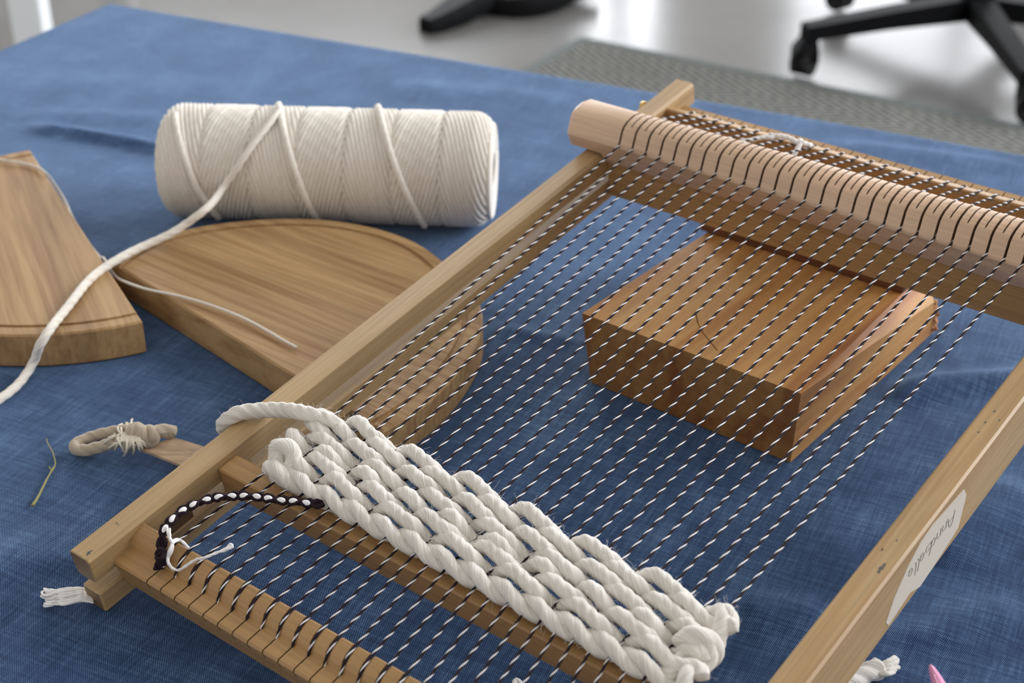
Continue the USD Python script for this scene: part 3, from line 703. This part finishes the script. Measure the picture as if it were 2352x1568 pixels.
for m in np.arange(PITCHC * 3.0, s[-1] - .004, PITCHC):
    k = np.searchsorted(s, m); e = trimesh.creation.icosphere(2, 1.0)
    facing = unit(cam_l - CP[k]); facing = unit(facing - T[k] * (facing @ T[k])); side = np.cross(T[k], facing)
    vq = np.array(e.vertices); vq = CP[k] + facing * .0020 + vq[:, :1] * T[k] * .0031 + vq[:, 1:2] * side * .0019 + vq[:, 2:] * facing * .0014
    mesh('white_stitch', (vq, np.array(e.faces)), yarn_white, chain, smooth=True)
KP = spline([pw(*p) for p in [(362, 1270, .001), (372, 1262, .004), (378, 1272, .003), (366, 1284, .002), (362, 1276, .000), (374, 1270, .003), (380, 1282, -.001), (370, 1296, -.006)]], step=.0006)
mesh('knot', tube(KP, .0016, 8, lobes=2, depth=.2, pitch=.008)[:2], yarn_dark, chain, smooth=True)

tie = thing('thread_tie', 'white cotton thread knotted round the chain beside the front bar', 'thread', M=LM)
TP = [[(383, 1211, .008), (386, 1224, .007), (390, 1235, .006), (395, 1246, .006), (391, 1262, .005), (384, 1278, .001), (387, 1294, -.003), (395, 1304, -.007), (407, 1309, -.008), (423, 1302, -.005), (450, 1285, -.001), (468, 1281, .003), (495, 1270, .004), (512, 1264, .004), (533, 1251, .005)],
      [(389, 1213, .008), (390, 1228, .007), (394, 1243, .007), (405, 1238, .004), (417, 1243, .001), (431, 1255, -.002)],
      [(394, 1246, .007), (403, 1243, .005), (414, 1240, .003), (424, 1248, .001), (433, 1257, -.003)],
      [(395, 1248, .006), (389, 1262, .004), (383, 1275, .000), (378, 1290, -.005), (374, 1302, -.010)],
      [(396, 1250, .006), (393, 1268, .003), (386, 1284, -.001), (390, 1298, -.005), (398, 1306, -.008)]]
for P in TP:
    P = spline([pw(*p) for p in P], step=.0008); r = np.full(len(P), .0009)
    if P[-1][0] > .08: r[-12:] = np.linspace(.0009, .0019, 12)
    weld_normals_tube('thread_strand', P, r, white_thread, tie, sides=9, lobes=2, depth=.3, pitch=.010)
# frayed white tie ends at the rear bar
knot2 = thing('warp_knot', 'fluffy white thread ends knotted on the warp at the rear bar', 'thread', M=LM)
for P in ([(1702, 322, 0), (1725, 322, .001), (1752, 316, .002), (1775, 318, .002)], [(1765, 318, .001), (1790, 312, .003), (1815, 318, .002), (1835, 330, .001)], [(1838, 322, .004), (1836, 335, .003), (1828, 348, .000), (1822, 360, -.003)], [(1835, 325, .005), (1850, 330, .003), (1862, 334, 0)]):
    P = spline([pw(*p) for p in P], step=.001)
    weld_normals_tube('thread_strand', P, .0021, white_thread, knot2, sides=9, lobes=2, depth=.3, pitch=.01)

# ------------------------------------------------------------------ wood block and offcut under the loom
bz = .0628
FLc, FRc = at(1337, 719, bz), at(1840, 904, bz); bf = at(1815, 1062, 0); bl = at(1343, 872, 0); br = at(2142, 764, 0)
bx = unit((FRc - FLc) * [1, 1, 0]); by = V3(-bx[1], bx[0], 0)
BM = np.eye(4); BM[0, :3], BM[1, :3], BM[3, :3] = bx, by, V3(bl[0], bl[1], 0)
def bl_(P): d = np.asarray(P) - BM[3, :3]; return V3(d @ bx, d @ by, P[2])
dep = np.linalg.norm((br - bf)[:2])
a0, a1, a2 = bl_(FLc), bl_(FRc), bl_(bf)
topR, midR = bl_(at(2076, 660, bz)), bl_(at(2147, 692, .047))
blockP = [a0, a1, a2, (.006, 0, 0), (.0, .008, .012), topR, midR, bl_(br), (a0[0], topR[1] + .05, bz), (topR[0] + .001, midR[1] + .012, bz), (.002, dep, 0), (.002, dep + .004, bz)]
blk = hull(blockP)
# a radial check (crack) at the front face and top
ck = []
line = [(1598, 715), (1603, 742), (1615, 765), (1632, 785), (1648, 805)]
prev = None
for p in line:
    c = bl_(at(*p, bz)); 
    if prev is not None:
        d = c - prev; n = unit(V3(-d[1], d[0], 0)) * .0011
        ck.append(hull([prev - n + [0, 0, .01], prev + n + [0, 0, .01], c - n * 1.2 + [0, 0, .01], c + n * 1.2 + [0, 0, .01], prev - [0, 0, .006], c - [0, 0, .008]]))
    prev = c
f0 = [bl_(atp(*p, BM[3, :3] + by * a1[1], by)) for p in [(1648, 800), (1655, 830), (1660, 862), (1685, 895), (1705, 930), (1722, 962)]]
for p0, p1 in zip(f0[:-1], f0[1:]):
    ck.append(hull([p0 + [-.0011, -.01, 0], p0 + [.0011, -.01, 0], p1 + [-.001, -.01, 0], p1 + [.001, -.01, 0], p0 + [0, .006, 0], p1 + [0, .006, 0]]))
blk = blk - m3.Manifold.batch_boolean(ck, m3.OpType.Add)
block = thing('wood_block', 'thick square offcut of reddish softwood propping up the loom', 'block', M=BM)
mesh('block_body', blk, block_m, block, smooth=20)
# torn grain at the far right-hand edge
rs = np.random.RandomState(3); pts = []
for k in range(26):
    t = k / 25.0; b = bl_(at(2146 + 3 * sin(k * 1.7), 690 + 66 * t, .047 * (1 - t) + .005 * t)); pts.append(hull(np.array([b + rs.randn(3) * [.0016, .0016, .002] for _ in range(7)])))
mesh('torn_edge', m3.Manifold.batch_boolean(pts, m3.OpType.Add), plain('torn_wood', srgb(206, 150, 98), .8), block, label='rough torn fibres at the far corner')
o0 = bl_(at(2073, 676, bz)); ol = bl_(at(1604, 530, bz))
topz = lw(.2, .577, -.0438)[2] - .0004
off = box(ol[0], o0[0], o0[1], o0[1] + .032, bz, topz, .0014)
oc = thing('offcut_strip', 'dark narrow wooden strip lying on the softwood block under the loom', 'offcut', M=BM)
mesh('strip_body', off, bark_m, oc)

# ------------------------------------------------------------------ cutting boards
board_n = [0]
def board(name, label, arc, cut0, cut1, zt, grain, lightc, darkc, stave, arc_closed=True):
    """Half-round board: arc points (world xy) from cut0 round to cut1, straight sawn edge back."""
    A2 = spline([(*p[:2], 0) for p in [cut0, *arc, cut1]], n=90)[:, :2]
    P = Polygon(A2).buffer(0)
    ctr = np.array(P.centroid.coords[0])
    T_ = thing(name, label, 'cutting board', loc=V3(ctr[0], ctr[1], 0))
    def cs(p): return m3.CrossSection([np.array(p.exterior.coords)[:-1] - ctr])
    def ccw(p):
        c = np.array(p.exterior.coords)[:-1] - ctr
        if Polygon(c).exterior.is_ccw is False: c = c[::-1]
        return m3.CrossSection([c])
    full_b = m3.Manifold.hull_points(np.vstack([np.c_[np.array(p.exterior.coords)[:-1] - ctr, np.full(len(p.exterior.coords) - 1, z)] for p, z in ((P.buffer(-.0015), 0), (P, .0015), (P, zt - .0016), (P.buffer(-.0016), zt))]))
    # shallow groove that follows the round edge
    from shapely.geometry import LineString
    e0, e1 = unit(A2[0] - A2[2]), unit(A2[-1] - A2[-3])
    ln = LineString(np.vstack([A2[0] + e0 * .02, A2[1:-1], A2[-1] + e1 * .02]))
    bandp = ln.buffer(.0175, cap_style='flat').difference(ln.buffer(.0125, cap_style='flat')).intersection(P.buffer(.004))
    gs = []
    for p in getattr(bandp, 'geoms', [bandp]):
        c = np.array(p.exterior.coords)[:-1] - ctr
        if not p.exterior.is_ccw: c = c[::-1]
        gs.append(m3.CrossSection([c]).extrude(.01).translate([0, 0, zt - .0017]))
    g = m3.Manifold.batch_boolean(gs, m3.OpType.Add)
    full_b = full_b - g
    mesh('board_body', full_b, staved(name + '_wood_%d' % len(used), lightc, darkc, grain, stave), T_, smooth=28)
    return T_
zb = .031
mid_arc = [at(*p, zb) for p in [(330, 556), (420, 527), (600, 503), (800, 510), (950, 553), (1015, 597), (1105, 705), (1088, 800), (1010, 900)]]
board('cutting_board', 'half-round oak cutting board partly under the left rail of the loom', mid_arc, at(255, 600, zb), at(880, 990, zb), zb, atan2(*(at(741, 676, zb) - at(482, 575, zb))[[1, 0]]), srgb(180, 150, 108), srgb(150, 115, 76), .021)
lc = at(68, 343, zb), at(327, 737, zb)
cm = (lc[0] + lc[1]) / 2; cd = (lc[1] - lc[0])[:2]; rad = np.linalg.norm(cd) / 2; cn = unit(V3(cd[1], -cd[0], 0)); cn = cn if cn[0] < 0 else -cn; cdx = unit(V3(*cd, 0))
larc = [cm - cdx * rad * cos(t) + cn * rad * sin(t) * 1.0 for t in np.linspace(0.25, pi - .25, 9)]
board('cutting_board', 'half-round oak cutting board at the left with the white cord across it', larc, lc[0], lc[1], zb, atan2(*(at(120, 730, zb) - at(30, 480, zb))[[1, 0]]), srgb(174, 144, 104), srgb(146, 113, 76), .02)

# ------------------------------------------------------------------ roll of cotton cord
rr0 = .0575
Lc, Rc = at(389, 367, rr0), at(1129, 390, rr0)
Lc[2] = Rc[2] = rr0
ra = unit(Rc - Lc); rlen = np.linalg.norm(Rc - Lc); rb = np.cross(V3(0, 0, 1.0), ra)
QM = np.eye(4); QM[0, :3], QM[1, :3], QM[2, :3], QM[3, :3] = ra, rb, V3(0, 0, 1), Lc
roll = thing('cord_roll', 'fat roll of cream cotton cord wound in a zigzag, lying on the cloth', 'cord roll', M=QM)
rin = rr0 - .0058
prof = [(.016, 0.004), (.020, .0), (rin - .006, .0), (rin, .008), (rin, rlen - .008), (rin - .006, rlen), (.020, rlen), (.016, rlen - .004)]
core = trimesh.creation.revolve(np.array(prof + [prof[0]]), sections=48)
core.apply_transform(trimesh.transformations.rotation_matrix(pi / 2, [0, 1, 0]))
mesh('core', core, plain('cord_end', srgb(214, 211, 204), .9), roll, smooth=40)
tubec = trimesh.creation.annulus(.0125, .0155, rlen - .004, sections=32); tubec.apply_transform(trimesh.transformations.rotation_matrix(pi / 2, [0, 1, 0])); tubec.apply_translation([rlen / 2, 0, 0])
mesh('paper_core', tubec, plain('cardboard', srgb(196, 184, 166), .8), roll)
sp = [(rlen + .0004, (.018 + (rin - .022) * t) * cos(2 * pi * 7 * t), (.018 + (rin - .022) * t) * sin(2 * pi * 7 * t)) for t in np.linspace(0, 1, 260)]
mesh('end_windings', tube(np.array(sp), .0026, 6)[:2], cord_m, roll, smooth=True)
zones = 7; zw = rlen / zones; NC = 22
wind = []
ends = lambda x: rr0 - .0035 - .010 * max(0, (.016 - min(x, rlen - x)) / .016) ** 2
for z in range(zones):
    sg = 1 if z % 2 == 0 else -1
    for c in range(NC):
        a0 = 2 * pi * (c + .5 * (z % 2)) / NC
        t = np.linspace(-.06, 1.06, 16); x = np.clip((z + t) * zw, .001, rlen - .001)
        ang = a0 + sg * t * pi
        r = np.array([ends(xx) for xx in x]) + .0008 - .0042 * (np.clip(np.abs(t - .5) - .44, 0, 1) / .12)
        wind.append(tube(np.stack([x, r * np.cos(ang), r * np.sin(ang)], 1), .0024, 6, caps=False)[:3])
VV, FF, n = [], [], 0; UVs = []
for v, f, uvx in wind: VV.append(v); FF.append(f + n); UVs.append(uvx); n += len(v)
mesh('wound_cord', (np.vstack(VV), np.vstack(FF)), cord_m, roll, uv=np.vstack(UVs))
def roll_pt(px, py, r):
    """Pixel -> nearest point on the roll's cylinder of radius r (local coordinates)."""
    d = ray(px, py); D = V3(d @ ra, d @ rb, d[2]); O = CAMC - Lc; O = V3(O @ ra, O @ rb, O[2])
    a, b, c = D[1] ** 2 + D[2] ** 2, 2 * (O[1] * D[1] + O[2] * D[2]), O[1] ** 2 + O[2] ** 2 - r * r
    disc = b * b - 4 * a * c; t = (-b - sqrt(max(disc, 0))) / (2 * a); return O + D * t
def over(pts, r=.0041):
    P = spline([roll_pt(x, y, rr0 + .0006) for x, y in pts], step=.0016)
    rad_ = np.hypot(P[:, 1], P[:, 2]); P[:, 1:] *= ((rr0 + .0006) / rad_)[:, None]
    return P
for pts in ([(401, 262), (412, 320), (430, 378), (452, 430), (478, 470), (503, 500)], [(640, 240), (652, 300), (668, 360), (688, 420), (712, 475), (735, 515)], [(868, 240), (884, 305), (902, 365), (925, 425), (952, 480), (975, 518)]):
    weld_normals_tube('outer_turn', over(pts), .0033, cord_m, roll, sides=12, lobes=3, depth=.14, pitch=.03)
# loose end: from the top of the roll down over the boards and out at the left
rw = lambda P: np.array([P @ QM[:3, 0] * 0 for _ in ()])
def to_roll(P): d = np.asarray(P) - Lc; return V3(d @ ra, d @ rb, d[2])
rcord = .0038
zb += .0004
zb += .0006
t1_ = [roll_pt(640, 258, rr0 + .002), roll_pt(606, 300, rr0 + .003), roll_pt(572, 345, rr0 + .004), roll_pt(540, 392, rr0 + .005), roll_pt(510, 435, rr0 + .008)]
tl = [(470, 482, .060), (430, 512, .050), (385, 540, .042), (330, 565, zb + rcord + .001), (280, 590, zb + rcord), (235, 618, zb + rcord - .002), (203, 645, zb + rcord - .001), (178, 675, zb + rcord), (155, 705, zb + rcord), (130, 736, zb + rcord), (108, 766, zb + rcord + .001), (92, 792, zb - .002), (80, 825, .014), (58, 862, rcord + .001), (28, 895, rcord), (-15, 925, rcord), (-80, 955, rcord)]
P = spline([*t1_, *[to_roll(at(*p)) for p in tl]], step=.0018)
weld_normals_tube('loose_end', P, np.interp(np.arange(len(P)), [0, 60, 130], [.0031, .0035, rcord]), cord_m, roll, sides=14, lobes=3, depth=.13, pitch=.034)

# thin string lying across both boards
rs_ = .0012
zb += .0006
sp = [(-60, 352, zb + rs_), (-10, 366, zb + rs_), (40, 372, zb + rs_), (85, 384, zb + rs_), (103, 395, zb + rs_), (122, 418, .018), (142, 448, .004), (160, 485, rs_), (178, 520, rs_), (205, 560, rs_), (232, 592, rs_ + .004), (245, 603, .013), (258, 624, .022), (290, 648, .0285), (338, 664, zb + rs_), (395, 676, zb + rs_), (450, 690, zb + rs_), (510, 710, zb + rs_), (575, 738, zb + rs_), (635, 772, zb + rs_), (681, 797, zb + rs_)]
c0_, c1_ = at(255, 600, .031), at(880, 990, .031); cn_ = unit(V3(-(c1_ - c0_)[1], (c1_ - c0_)[0], 0)); cn_ = -cn_ if cn_[1] > 0 else cn_
def side_of_board(p):
    # where the string hangs down the sawn edge keep it just outside that edge
    P = at(*p)
    if 240 < p[0] < 335 and p[2] < zb and np.dot(P - c0_, cn_) < .0025: P = atp(p[0], p[1], c0_ + cn_ * .0025, cn_)
    return P
P = spline([side_of_board(p) for p in sp], step=.0016)
V_, F_, uv_ = tube(P, rs_, 9, lobes=2, depth=.2, pitch=.012)
ts = mesh('string', (V_, F_), cord_m, None, uv=uv_); tag(ts, 'thin white string trailing across the two cutting boards', 'string')

# ------------------------------------------------------------------ small things on the cloth
# wooden stick with a knotted loop of beige rope
sh = thing('shuttle_stick', 'flat wooden stick under the left rail with a knotted beige rope loop', 'stick', loc=at(360, 1025, 0))
org = at(360, 1025, 0)
c4 = [at(300, 1012, .012), at(330, 1030, .012), at(405, 1003, .012), at(324, 1030, .010)]
e1 = [(at(398, 1004, .014), at(322, 1030, .012)), (at(430, 1013, .011), at(365, 1047, .009)), (at(465, 1024, .007), at(412, 1066, .006)), (at(520, 1046, .0035), at(470, 1094, .0035))]
Vst = []
for a, b in e1: Vst += [a, b, a - [0, 0, .0022], b - [0, 0, .0022]]
Fst = []
for i in range(3):
    o = 4 * i; n4 = o + 4
    for q4 in ((o, o + 1, n4 + 1, n4), (o + 2, n4 + 2, n4 + 3, o + 3), (o, n4, n4 + 2, o + 2), (o + 1, o + 3, n4 + 3, n4 + 1)): Fst += [q4[:3], (q4[0], q4[2], q4[3])]
Fst += [(0, 2, 3), (0, 3, 1), (12, 13, 15), (12, 15, 14)]
mesh('stick', (np.array(Vst) - org, np.array(Fst)), wood('stick_wood', srgb(196, 170, 142), srgb(176, 146, 116), 'x', 40, 8, .6, .3), sh, smooth=False)
def wtube(name, pts, r, mat, parent, **kw):
    P = spline([at(*p) for p in pts], step=.0012) - org; return weld_normals_tube(name, P, r, mat, parent, **kw)
wtube('rope_loop', [(318, 994, .016), (290, 988, .015), (250, 993, .012), (215, 1002, .008), (186, 1013, .006), (172, 1024, .0055), (182, 1033, .0055), (215, 1030, .008), (250, 1020, .012), (285, 1010, .016), (315, 1000, .019)], .0046, jute, sh, sides=12, lobes=3, depth=.16, pitch=.03)
wtube('rope_knot', [(308, 1003, .018), (305, 990, .022), (316, 984, .022), (326, 996, .022), (334, 1008, .018), (348, 1012, .016), (352, 1000, .020), (340, 990, .021), (328, 995, .018)], .0052, jute, sh, sides=12, lobes=3, depth=.16, pitch=.03)
wtube('rope_knot', [(338, 998, .018), (360, 992, .020), (382, 990, .019), (398, 994, .016)], .0056, jute, sh, sides=12, lobes=3, depth=.16, pitch=.03)
fr = []
rs = np.random.RandomState(9)
for k in range(90):
    x0, y0 = 296 + rs.randn() * 12, 1001 + rs.randn() * 5; a = rs.uniform(.7, 3.0) if k % 9 else rs.uniform(-1.8, -1.2); l = rs.uniform(14, 46)
    p = [(x0, y0, .022), (x0 + .5 * l * cos(a) + rs.randn() * 4, y0 + .45 * l * sin(a), .020), (x0 + l * cos(a) + rs.randn() * 3, y0 + l * sin(a) * .9, max(.006, .020 - .0003 * l))]
    fr.append(tube(spline([at(*q4) for q4 in p], n=7) - org, .0009, 5)[:2])
mesh('frayed_strands', cat(fr), plain('frayed_fibre', srgb(214, 206, 190), .9), sh, smooth=True)

# straw
P = spline([at(x, y, .0015) for x, y in [(107, 1007), (112, 1022), (121, 1038), (125, 1052), (127, 1066), (121, 1078), (110, 1096), (100, 1116), (88, 1140), (75, 1160)]], step=.0012)
r = np.interp(np.linspace(0, 1, len(P)), [0, .45, .5, .55, .9, 1], [.0004, .0006, .0011, .0007, .0010, .0013])
V_, F_, _ = tube(P, r, 8)
V2_, F2_, _ = tube(spline([at(118, 1080, .0015), at(114, 1074, .003), at(112, 1071, .004)], n=8), .0006, 6)
tag(mesh('straw', cat([(V_, F_), (V2_, F2_)]), twig_m, None, smooth=True), 'bent yellowish dry straw on the cloth left of the loom', 'straw')

# white tassel sticking out under the near end of the left rail
tas = thing('thread_tassel', 'white cotton thread tassel sticking out beside the near end of the left lower rail', 'tassel', loc=at(195, 1370, 0)); org = at(195, 1370, 0)
rs = np.random.RandomState(5)
for k in range(30):
    t = k / 29.0; y1 = 1355 + 36 * t; y0 = 1350 + 30 * t
    p = [(214, y0 + 4, .006), (190, y0 + rs.randn(), .008), (150, (y0 + y1) / 2 + rs.randn() * 4, .008 + .004 * rs.rand()), (118 + rs.randn() * 4, y1 + rs.randn() * 3, .003 + .004 * rs.rand()), (90 + 16 * rs.rand() + 26 * t * rs.rand(), y1 + rs.randn() * 3, .002)]
    P = spline([at(q4[0], q4[1], max(q4[2], .0015)) for q4 in p], step=.0016) - org
    weld_normals_tube('tassel_strand', P, .00085, white_thread, tas, sides=6, lobes=2, depth=.25, pitch=.012)

# frayed rope end on the cloth at the right of the loom
re_ = thing('rope_end', 'frayed end of white cotton rope on the cloth beside the right rail', 'rope', loc=at(1980, 1560, 0)); org = at(1980, 1560, 0)
P = spline([at(*p) for p in [(1860, 1640, .006), (1900, 1600, .006), (1945, 1568, .006), (1985, 1548, .006), (2020, 1533, .0065)]], step=.0012) - org
weld_normals_tube('rope_body', P, np.interp(np.linspace(0, 1, len(P)), [0, .6, 1], [.0052, .0056, .0068]), cotton, re_, sides=16, lobes=3, depth=.2, pitch=.035)
for k in range(12):
    t = k / 11.0; p = [(2008, 1531 + 14 * t, .006), (2034, 1522 + 26 * t + rs.randn() * 2, .006 + .003 * rs.rand()), (2052 + rs.randn() * 5 + 8 * sin(pi * t), 1506 + 38 * t + rs.randn() * 2, .003 + .003 * rs.rand())]
    weld_normals_tube('frayed_strand', spline([at(*q4) for q4 in p], step=.0012) - org, .0016, cotton, re_, sides=8, lobes=2, depth=.25, pitch=.01)

# pink plastic needle
P = np.array([at(2137, 1528, .006) + (at(2185, 1640, .009) - at(2137, 1528, .006)) * t for t in np.linspace(0, 1.6, 30)])
V_, F_, _ = tube(P, .0048 * np.clip(np.linspace(.02, 2.6, 30), 0, 1) ** .55 + .0006, 18)
tag(mesh('needle', (V_, F_), pink_plastic, None, smooth=True), 'pointed pink plastic needle on the cloth at the near edge', 'needle')
# scrap of white thread on the cloth under the weaving
P = spline([at(x, y, .002) for x, y in [(1176, 1592), (1180, 1575), (1187, 1562), (1196, 1572), (1202, 1590)]], step=.001)
V_, F_, uv_ = tube(P, .0018, 9, lobes=2, depth=.2, pitch=.01)
tag(mesh('thread_scrap', (V_, F_), white_thread, None, uv=uv_), 'scrap of white thread on the cloth under the warp', 'thread')

# ------------------------------------------------------------------ furniture on the floor behind
C1, C2 = at(1850, 172, FL), at(2345, 282, FL)
mdl = (C1 + C2) / 2; dd = (C2 - C1)[:2]; nn2 = unit(V3(-dd[1], dd[0], 0)); R5 = np.linalg.norm(dd) / 1.1756
hub = mdl + nn2 * R5 * cos(radians(36)); a5 = atan2(*(C1 - hub)[[1, 0]])
def swivel_base(name, label, hubp, a0, R, extra=True):
    t = thing(name, label, 'chair', loc=hubp)
    hz = .155
    mesh('hub', trimesh.creation.revolve(np.array([(0, hz - .045), (.055, hz - .045), (.062, hz - .01), (.055, hz + .03), (.045, hz + .045), (0, hz + .045)]), sections=28), black_plastic, t, smooth=40)
    mesh('gas_lift', trimesh.creation.revolve(np.array([(0, hz + .04), (.042, hz + .04), (.042, .36), (.024, .362), (.024, .55), (0, .55)]), sections=24), black_plastic, t, smooth=40)
    mesh('seat_plate', hull([(x, y, z) for x in (-.13, .13) for y in (-.16, .16) for z in (.55, .58)]), black_plastic, t)
    seat = trimesh.creation.icosphere(3, 1.0); v = np.array(seat.vertices); v = np.sign(v) * np.abs(v) ** .6 * [.40, .38, .055] + [0, 0, .635]; mesh('seat', (v, np.array(seat.faces)), plain(name + '_fabric', srgb(30, 31, 34), .9), t, smooth=True)
    for k in range(5):
        a = a0 + 2 * pi * k / 5; d = V3(cos(a), sin(a), 0); q5 = V3(-sin(a), cos(a), 0)
        def ring(r, z0, z1, w): return [d * r + q5 * s5 * w + V3(0, 0, z) for s5 in (-1, 1) for z in (z0, z1)]
        arm = hull(ring(.03, hz - .045, hz + .022, .036) + ring(R * .55, hz - .045, hz + .006, .031)) + hull(ring(R * .55, hz - .045, hz + .006, .031) + ring(R + .016, .100, .142, .026))
        mesh('arm', arm, black_plastic, t)
        c = d * R
        st_ = trimesh.creation.cylinder(.011, .05, sections=14); st_.apply_translation([*c[:2], .092])
        yaw = a0 * 3 + k * 1.9; e = V3(cos(yaw), sin(yaw), 0); off5 = e * .018
        wl_ = []
        for s5 in (-1, 1):
            w5 = trimesh.creation.cylinder(.040, .022, sections=24)
            w5.apply_transform(trimesh.geometry.align_vectors([0, 0, 1], np.cross(e, [0, 0, 1]))); w5.apply_translation(c + off5 + np.cross(e, [0, 0, 1]) * s5 * .016 + V3(0, 0, .040)); wl_.append(w5)
        hood = hull([c + off5 + V3(x * .034, y * .034, z) for x in (-1, 1) for y in (-1, 1) for z in (.045, .074)] + [c + V3(x * .022, y * .022, .102) for x in (-1, 1) for y in (-1, 1)])
        ca = mesh('caster', cat([st_, hood]), black_plastic, t)
        for w5 in wl_: mesh('wheel', w5, black_rubber, ca, smooth=40)
    return t
swivel_base('office_chair', 'black office chair with a castor base standing on the grey rug', hub + V3(0, 0, .0062), a5, R5)

# second chair: black flat feet at the far left
fc = at(1290, -150, FL)
ch2 = thing('stool', 'black stool with curved flat feet on the pale floor behind the table', 'stool', loc=fc)
def foot(pts, wds, hts):
    P = spline([at(x, y, FL + z) for x, y, z in pts], n=22) - fc; w5 = np.interp(np.linspace(0, 1, 22), np.linspace(0, 1, len(wds)), wds); h5 = np.interp(np.linspace(0, 1, 22), np.linspace(0, 1, len(hts)), hts)
    out = []
    for i in range(21):
        g = []
        for k in (i, i + 1):
            tdir = unit((P[min(k + 1, 21)] - P[max(k - 1, 0)]) * [1, 1, 0]); sdv = V3(-tdir[1], tdir[0], 0)
            g += [P[k] + sdv * s5 * w5[k] * f5 + V3(0, 0, z * h5[k]) for s5 in (-1, 1) for f5, z in ((1, 0), (1, .6), (.7, 1))]
        out.append(hull(g))
    return m3.Manifold.batch_boolean(out, m3.OpType.Add)
mesh('foot', foot([(976, 74, .002), (1006, 64, .004), (1060, 38, .012), (1120, 4, .03), (1200, -45, .06), (1290, -105, .10)], [.030, .052, .054, .046, .036, .034], [.045, .06, .06, .055, .05, .05]), black_plastic, ch2)
mesh('foot', foot([(1110, 22, .006), (1160, 30, .004), (1220, 26, .006), (1290, 0, .016), (1350, -40, .04), (1330, -90, .09)], [.022, .046, .05, .044, .036, .034], [.04, .06, .06, .055, .05, .05]), black_plastic, ch2)
mesh('foot', foot([(1580, -190, .004), (1500, -180, .02), (1400, -165, .06), (1300, -150, .10)], [.03, .045, .04, .034], [.045, .06, .05, .05]), black_plastic, ch2)
mesh('column', trimesh.creation.revolve(np.array([(0, .08), (.05, .08), (.05, .16), (.03, .17), (.03, .60), (0, .60)]), sections=24), black_plastic, ch2, smooth=40)
mesh('seat', trimesh.creation.revolve(np.array([(0, .60), (.24, .60), (.26, .63), (.25, .67), (0, .68)]), sections=40), black_plastic, ch2, smooth=40)

# white desk whose leg shows at the upper left
lp = at(88, 150, FL)
desk = thing('desk', 'white desk whose square leg shows beyond the far left corner of the table', 'desk', loc=lp)
for dx, dy in ((0, 0), (-1.5, 0), (0, 1.0), (-1.5, 1.0)):
    mesh('leg', box(dx - .045, dx + .045, dy - .045, dy + .045, 0, 1.15, .004), white_paint, desk)
mesh('desk_top', box(-1.6, .1, -.1, 1.1, 1.15, 1.19, .004), white_paint, desk)
